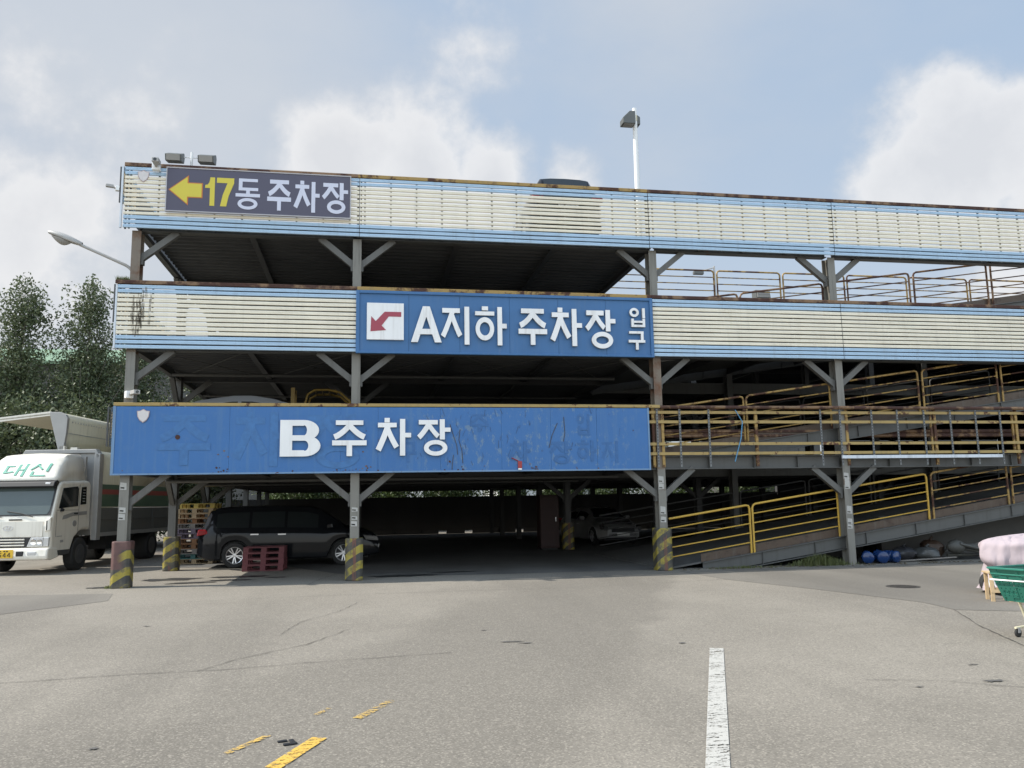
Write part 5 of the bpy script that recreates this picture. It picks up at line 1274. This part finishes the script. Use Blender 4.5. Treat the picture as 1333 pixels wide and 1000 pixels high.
def bq(s, z):                                    # basket corners at height z in 0..1
    a, b = .22+.10*z, .18+.05*z; x0 = .30; return [(x0-a-.08*z, -b), (x0+a+.30, -b), (x0+a+.30, b), (x0-a-.08*z, b)]
lo, hi = bq(0, 0), bq(0, 1); z0_, z1_ = .44, .82
mb = MB()
for (p0, p1, q0, q1) in ((lo[0], lo[1], hi[0], hi[1]), (lo[1], lo[2], hi[1], hi[2]), (lo[2], lo[3], hi[2], hi[3]), (lo[3], lo[0], hi[3], hi[0])):
    n, m_ = 14, 9
    def pt(a, b):
        x = (p0[0]+(p1[0]-p0[0])*a)*(1-b)+(q0[0]+(q1[0]-q0[0])*a)*b; y = (p0[1]+(p1[1]-p0[1])*a)*(1-b)+(q0[1]+(q1[1]-q0[1])*a)*b; return (x, y, z0_+(z1_-z0_)*b)
    for i in range(n):
        for j in range(m_):
            if 1 <= j <= 5 and 1 <= i < n-1 and (i % 2 == 1):
                # slot: leave the middle of this cell open
                a0, a1, b0, b1 = i/n, (i+1)/n, j/m_, (j+1)/m_; am, an = a0+.3/n, a1-.3/n; bm_, bn = b0+.3/m_, b1-.3/m_
                mb.add([pt(a0, b0), pt(a1, b0), pt(a1, b1), pt(a0, b1), pt(am, bm_), pt(an, bm_), pt(an, bn), pt(am, bn)], [(0, 1, 5, 4), (1, 2, 6, 5), (2, 3, 7, 6), (3, 0, 4, 7)])
            else: mb.add([pt(i/n, j/m_), pt((i+1)/n, j/m_), pt((i+1)/n, (j+1)/m_), pt(i/n, (j+1)/m_)], [(0, 1, 2, 3)])
mb.add([(x, y, z0_) for x, y in lo], [(0, 1, 2, 3)])
bk = mb.build('basket', 'basket_green', t, thick=.006)
mb = MB(); h2 = bq(0, 1.02); h3 = bq(0, .84)
for i in range(4): 
    a, b = h2[i], h2[(i+1) % 4]; mb.bar((*a, z1_+.008), (*b, z1_+.008), .035, .022)
    a, b = h3[i], h3[(i+1) % 4]; mb.bar((*a, z0_+(z1_-z0_)*.84), (*b, z0_+(z1_-z0_)*.84), .02, .016)
mb.build('basket_rim', 'basket_green', bk, bevel=.004)
mb = MB(); h4 = bq(0, .60); zz_ = z0_+(z1_-z0_)*.66; q4 = bq(0, .70)
mb.tube([(q4[2][0], q4[2][1]+.02, zz_), (q4[3][0]-.02, q4[3][1]+.02, zz_), (q4[0][0]-.02, q4[0][1]-.02, zz_), (q4[1][0], q4[1][1]-.02, zz_)], .010, 8); mb.build('wire_frame', 'white', t, smooth=40)
for y in (-.17, .17):
    mb = MB(); mb.tube([(.30, y, .44), (.40, y, .22), (.42, y, .10)], .016, 8) if True else None; mb.tube([(.75, y, .60), (.60, y, .40), (.40, y, .12)], .014, 8); mb.tube([(.20, y, .11), (.80, y, .13)], .014, 8); mb.build('leg', 'cream_leg', t, smooth=40)
    for x in (.24, .78):
        mb = MB(); mb.lathe([(.03, -.015), (.05, -.012), (.05, .012), (.03, .015)], 'y', (0, 0, 0), 16); c_ = mb.build('castor', 'rubber', t, (x, y, .05), smooth=40)
        MB().box((-.02, -.022, .0), (.02, -.016, .06)).add([(-.02, .016, 0), (.02, .016, 0), (.02, .022, .06), (-.02, .022, .06)], [(0, 1, 2, 3)]).build('fork', 'alu', c_)
MB().tube([(.78, -.22, .95), (.82, -.22, 1.0), (.82, .22, 1.0), (.78, .22, .95)], .014, 8).build('handle', 'basket_green', t, smooth=40)

# ------------------------------------------------------------------ trees and far buildings
def leaf_cloud(mb, cx, cy, cz, rx, rz_, n, size, rnd):
    for _ in range(n):
        a = rnd.gauss(0, 1), rnd.gauss(0, 1), rnd.gauss(0, 1); k = min(1, 1.6/ (1e-3+math.sqrt(sum(q*q for q in a))))
        p = Vector((cx+a[0]*rx*.55*k, cy+a[1]*rx*.55*k, cz+a[2]*rz_*.55*k)); s = size*rnd.uniform(.6, 1.3)
        nrm = Vector((rnd.gauss(0, 1), rnd.gauss(0, 1), rnd.gauss(.5, .8))).normalized(); t1 = nrm.orthogonal().normalized(); t1 = (Matrix.Rotation(rnd.uniform(0, 6.28), 3, nrm) @ t1); t2 = nrm.cross(t1)
        mb.add([p-t1*s*.5, p+t2*s*.28, p+t1*s*.55, p-t2*s*.28], [(0, 1, 2, 3)])
def tree(name, lab, cat, loc, h, spread, seed, leafmat='leaf', nl=11000, size=.17, base=.12, group=None, shape=.75, cone=False):
    rnd = random.Random(seed); t = thing(name, lab, cat, loc, rnd.uniform(0, 6), group)
    tk = MB(); lv = MB()
    lean = rnd.uniform(-.02, .02)
    tp = [(lean*h*s*s*2, .05*math.sin(s*5+seed), h*s) for s in (0, .1, .25, .4, .55, .7, .85, .97)]
    tk.tube(tp, [.016*h, .0125*h, .011*h, .009*h, .007*h, .005*h, .003*h, .001*h], 8)
    limbs = []
    n = int(26+h*1.5)
    for i in range(n):
        s = base+(.95-base)*(i+rnd.random())/n; a = i*2.4+rnd.uniform(-.4, .4)
        prof = math.sin(math.pi*min(1, (s-base*.5)/(1.05-base*.5))**shape)**.7
        if cone: prof = min(1, (s-base+.10)/.2)*(1.03-s)**.5*rnd.uniform(.7, 1.25)
        l = spread*prof*rnd.uniform(.55, 1.15)*(.5+.5*(1-s)+.15); up = rnd.uniform(.9, 2.1) if cone else rnd.uniform(.5, 1.2)
        p0 = Vector((lean*h*s*s*2, .05*math.sin(s*5+seed), h*s)); d = Vector((math.cos(a), math.sin(a), up)).normalized()
        pts = [p0, p0+d*l*.45+Vector((0, 0, -.02*l)), p0+d*l+Vector((0, 0, .12*l))]
        r0 = .0045*h*(1-s)+.012; tk.tube(pts, [r0, r0*.6, .006], 5, caps=False); limbs.append((pts, l))
    tot = sum(l+.5 for _, l in limbs)
    for pts, l in limbs:
        k = int(nl*(l+.5)/tot); c_ = max(3, int(k/70))
        for j in range(c_):
            f = .30+.72*(j+rnd.random())/c_; p = pts[0].lerp(pts[2], f)
            q_ = .36+.20*l*rnd.uniform(.5, 1)
            p = p+Vector((rnd.gauss(0, .22), rnd.gauss(0, .22), rnd.gauss(0, .25)))
            leaf_cloud(lv, p.x, p.y, p.z, q_, q_*rnd.uniform(.9, 1.5), int(k/c_), size, rnd)
    for j in range(5): leaf_cloud(lv, lean*h*1.8+rnd.gauss(0, .15), rnd.gauss(0, .15), h*(.86+.04*j), .30, .5, 50, size, rnd)
    tk.build('trunk', 'bark', t, smooth=50); lv.build('crown', leafmat, t, fixn=False)
    return t
GT = 'poplars behind the lorry'
t1 = tree('poplar_tree', 'poplar with the tall twin top, second from the left edge', 'tree', (-9.75, 20, 0), 11.7, 3.9, 11, nl=19000, size=.14, base=.08, group=GT, cone=True)
t2 = tree('poplar_tree', 'tallest pointed poplar standing between the twin topped one and the garage', 'tree', (-7.35, 20.5, 0), 11.8, 4.2, 23, nl=20000, size=.14, base=.08, group=GT, cone=True)
for b_, x, y, rz, lab in ((t1, -12.6, 19.5, 1.2, 'poplar cut by the left edge of the picture'), (t2, -5.4, 22.5, 2.1, 'poplar half hidden by the left corner of the garage'),
                    (t1, -8.6, 25, 3.0, 'poplar in the second row, seen between the two tall tops'), (t2, -12.0, 26, 4.2, 'poplar in the second row at far left'), (t1, -3.2, 25.5, .4, 'poplar seen under the first deck at the left'),
                    (t2, -15.4, 24, 5.0, 'poplar in the second row at the left edge')):
    c = dup(b_, None, (x, y, 0), rz, lab); c.scale = (1, 1, .86 if y < 24 else .80)
GS = 'shrubs under the poplars'
s1 = tree('shrub', 'dense dark shrub under the poplars behind the lorry cab', 'shrub', (-9, 17.5, 0), 5.6, 3.2, 5, nl=10000, size=.16, base=.04, group=GS, shape=.6)
for x, y, rz, lab in ((-6.3, 18, 1, 'dark shrub behind the raised wing of the lorry'), (-12, 17, 2, 'dark shrub at the left edge under the poplars'), (-3.9, 19, 3, 'dark shrub beside the lorry tail at the garage corner'), (-7.8, 22, 4, 'shrub in the gap between the poplar trunks'), (-2.0, 21, 5, 'shrub seen past the corner column under the first deck'), (-10.7, 22.5, 2.6, 'shrub behind the left poplar trunks'), (-5, 23.5, .6, 'shrub behind the tail of the lorry')): dup(s1, None, (x, y, 0), rz, lab)
GB = 'bright shrubs beyond the rear wall'
s2 = tree('shrub', 'bright green shrub beyond the rear wall, left of the others', 'shrub', (1.2, 33, 0), 4.2, 2.4, 15, 'leaf_bright', 7000, .17, .04, GB, .6)
for i, (x, y) in enumerate(((4.2, 34), (7.4, 33), (10.6, 34.5), (14.2, 33.5), (18, 34), (22.5, 35), (27, 34), (31.5, 36), (36.5, 35))): dup(s2, None, (x, y, 0), i*1.3, '%s bright shrub from the left beyond the rear wall' % ('second', 'third', 'fourth', 'fifth', 'sixth', 'seventh', 'eighth', 'ninth', 'tenth')[i])
GR = 'tall trees beyond the rear wall'
for i, (x, y) in enumerate(((.5, 38), (6, 40), (11.5, 38.5), (20, 39), (27.5, 41), (35, 40))):
    c = dup(t2, None, (x, y, 0), i*1.7, '%s tall tree from the left beyond the rear wall' % ('first', 'second', 'third', 'fourth', 'fifth', 'sixth')[i]); c['group'] = GR; c.scale = (1.1, 1.1, .55)
t = thing('green_roof_hall', 'large pale hall with a flat sloping green roof far behind the poplars', 'building', (-45, 62, 0))
MB().box((0, 0, 0), (48, 30, 15.3)).build('wall', 'retaining', t)
MB().prism([(-1, 15.3), (15, 19.5), (31, 15.3)], -.5, 48.5, 'x').build('roof', 'green_roof', t) if False else MB().add([(-.6, -.8, 15.2), (48.6, -.8, 15.2), (48.6, 8, 17.9), (-.6, 8, 17.9), (48.6, 30, 17.9), (-.6, 30, 17.9)], [(0, 1, 2, 3), (3, 2, 4, 5)]).build('roof', 'green_roof', t, thick=.25)
for i in range(9):
    for z in (4, 8.2, 12): 
        f = MB().box((2+i*5.2, -.06, z), (4.4+i*5.2, .0, z+1.7)).build('window', 'glass', t)
t = thing('white_house', 'white low house wall seen through the rear opening of the first deck', 'building', (15.5, 44, 0))
MB().box((0, 0, 0), (9, 8, 7.6)).build('wall', 'white', t); MB().add([(-.4, -.5, 7.6), (9.4, -.5, 7.6), (9.4, 4, 9.2), (-.4, 4, 9.2), (9.4, 8.5, 7.6), (-.4, 8.5, 7.6)], [(0, 1, 2, 3), (3, 2, 4, 5)]).build('roof', 'retaining', t, thick=.15)
for x in (1, 3.2, 5.4, 7.2): 
    for z in (1.5, 4.8): MB().box((x, -.04, z), (x+1.2, .0, z+1.5)).build('window', 'glass', t)
t = thing('far_block', 'grey block seen through the gap on the right behind the ramp railings', 'building', (36, 46, 0))
MB().box((0, 0, 0), (8, 8, 9.0)).build('wall', 'retaining', t); MB().box((-.2, -.2, 9.0), (8.2, 8.2, 9.4)).build('roof', 'retaining', t)
for x in (1, 3.5, 6): 
    for z in (1.5, 4.5, 7): MB().box((x, -.04, z), (x+1.1, .0, z+1.4)).build('window', 'glass', t)
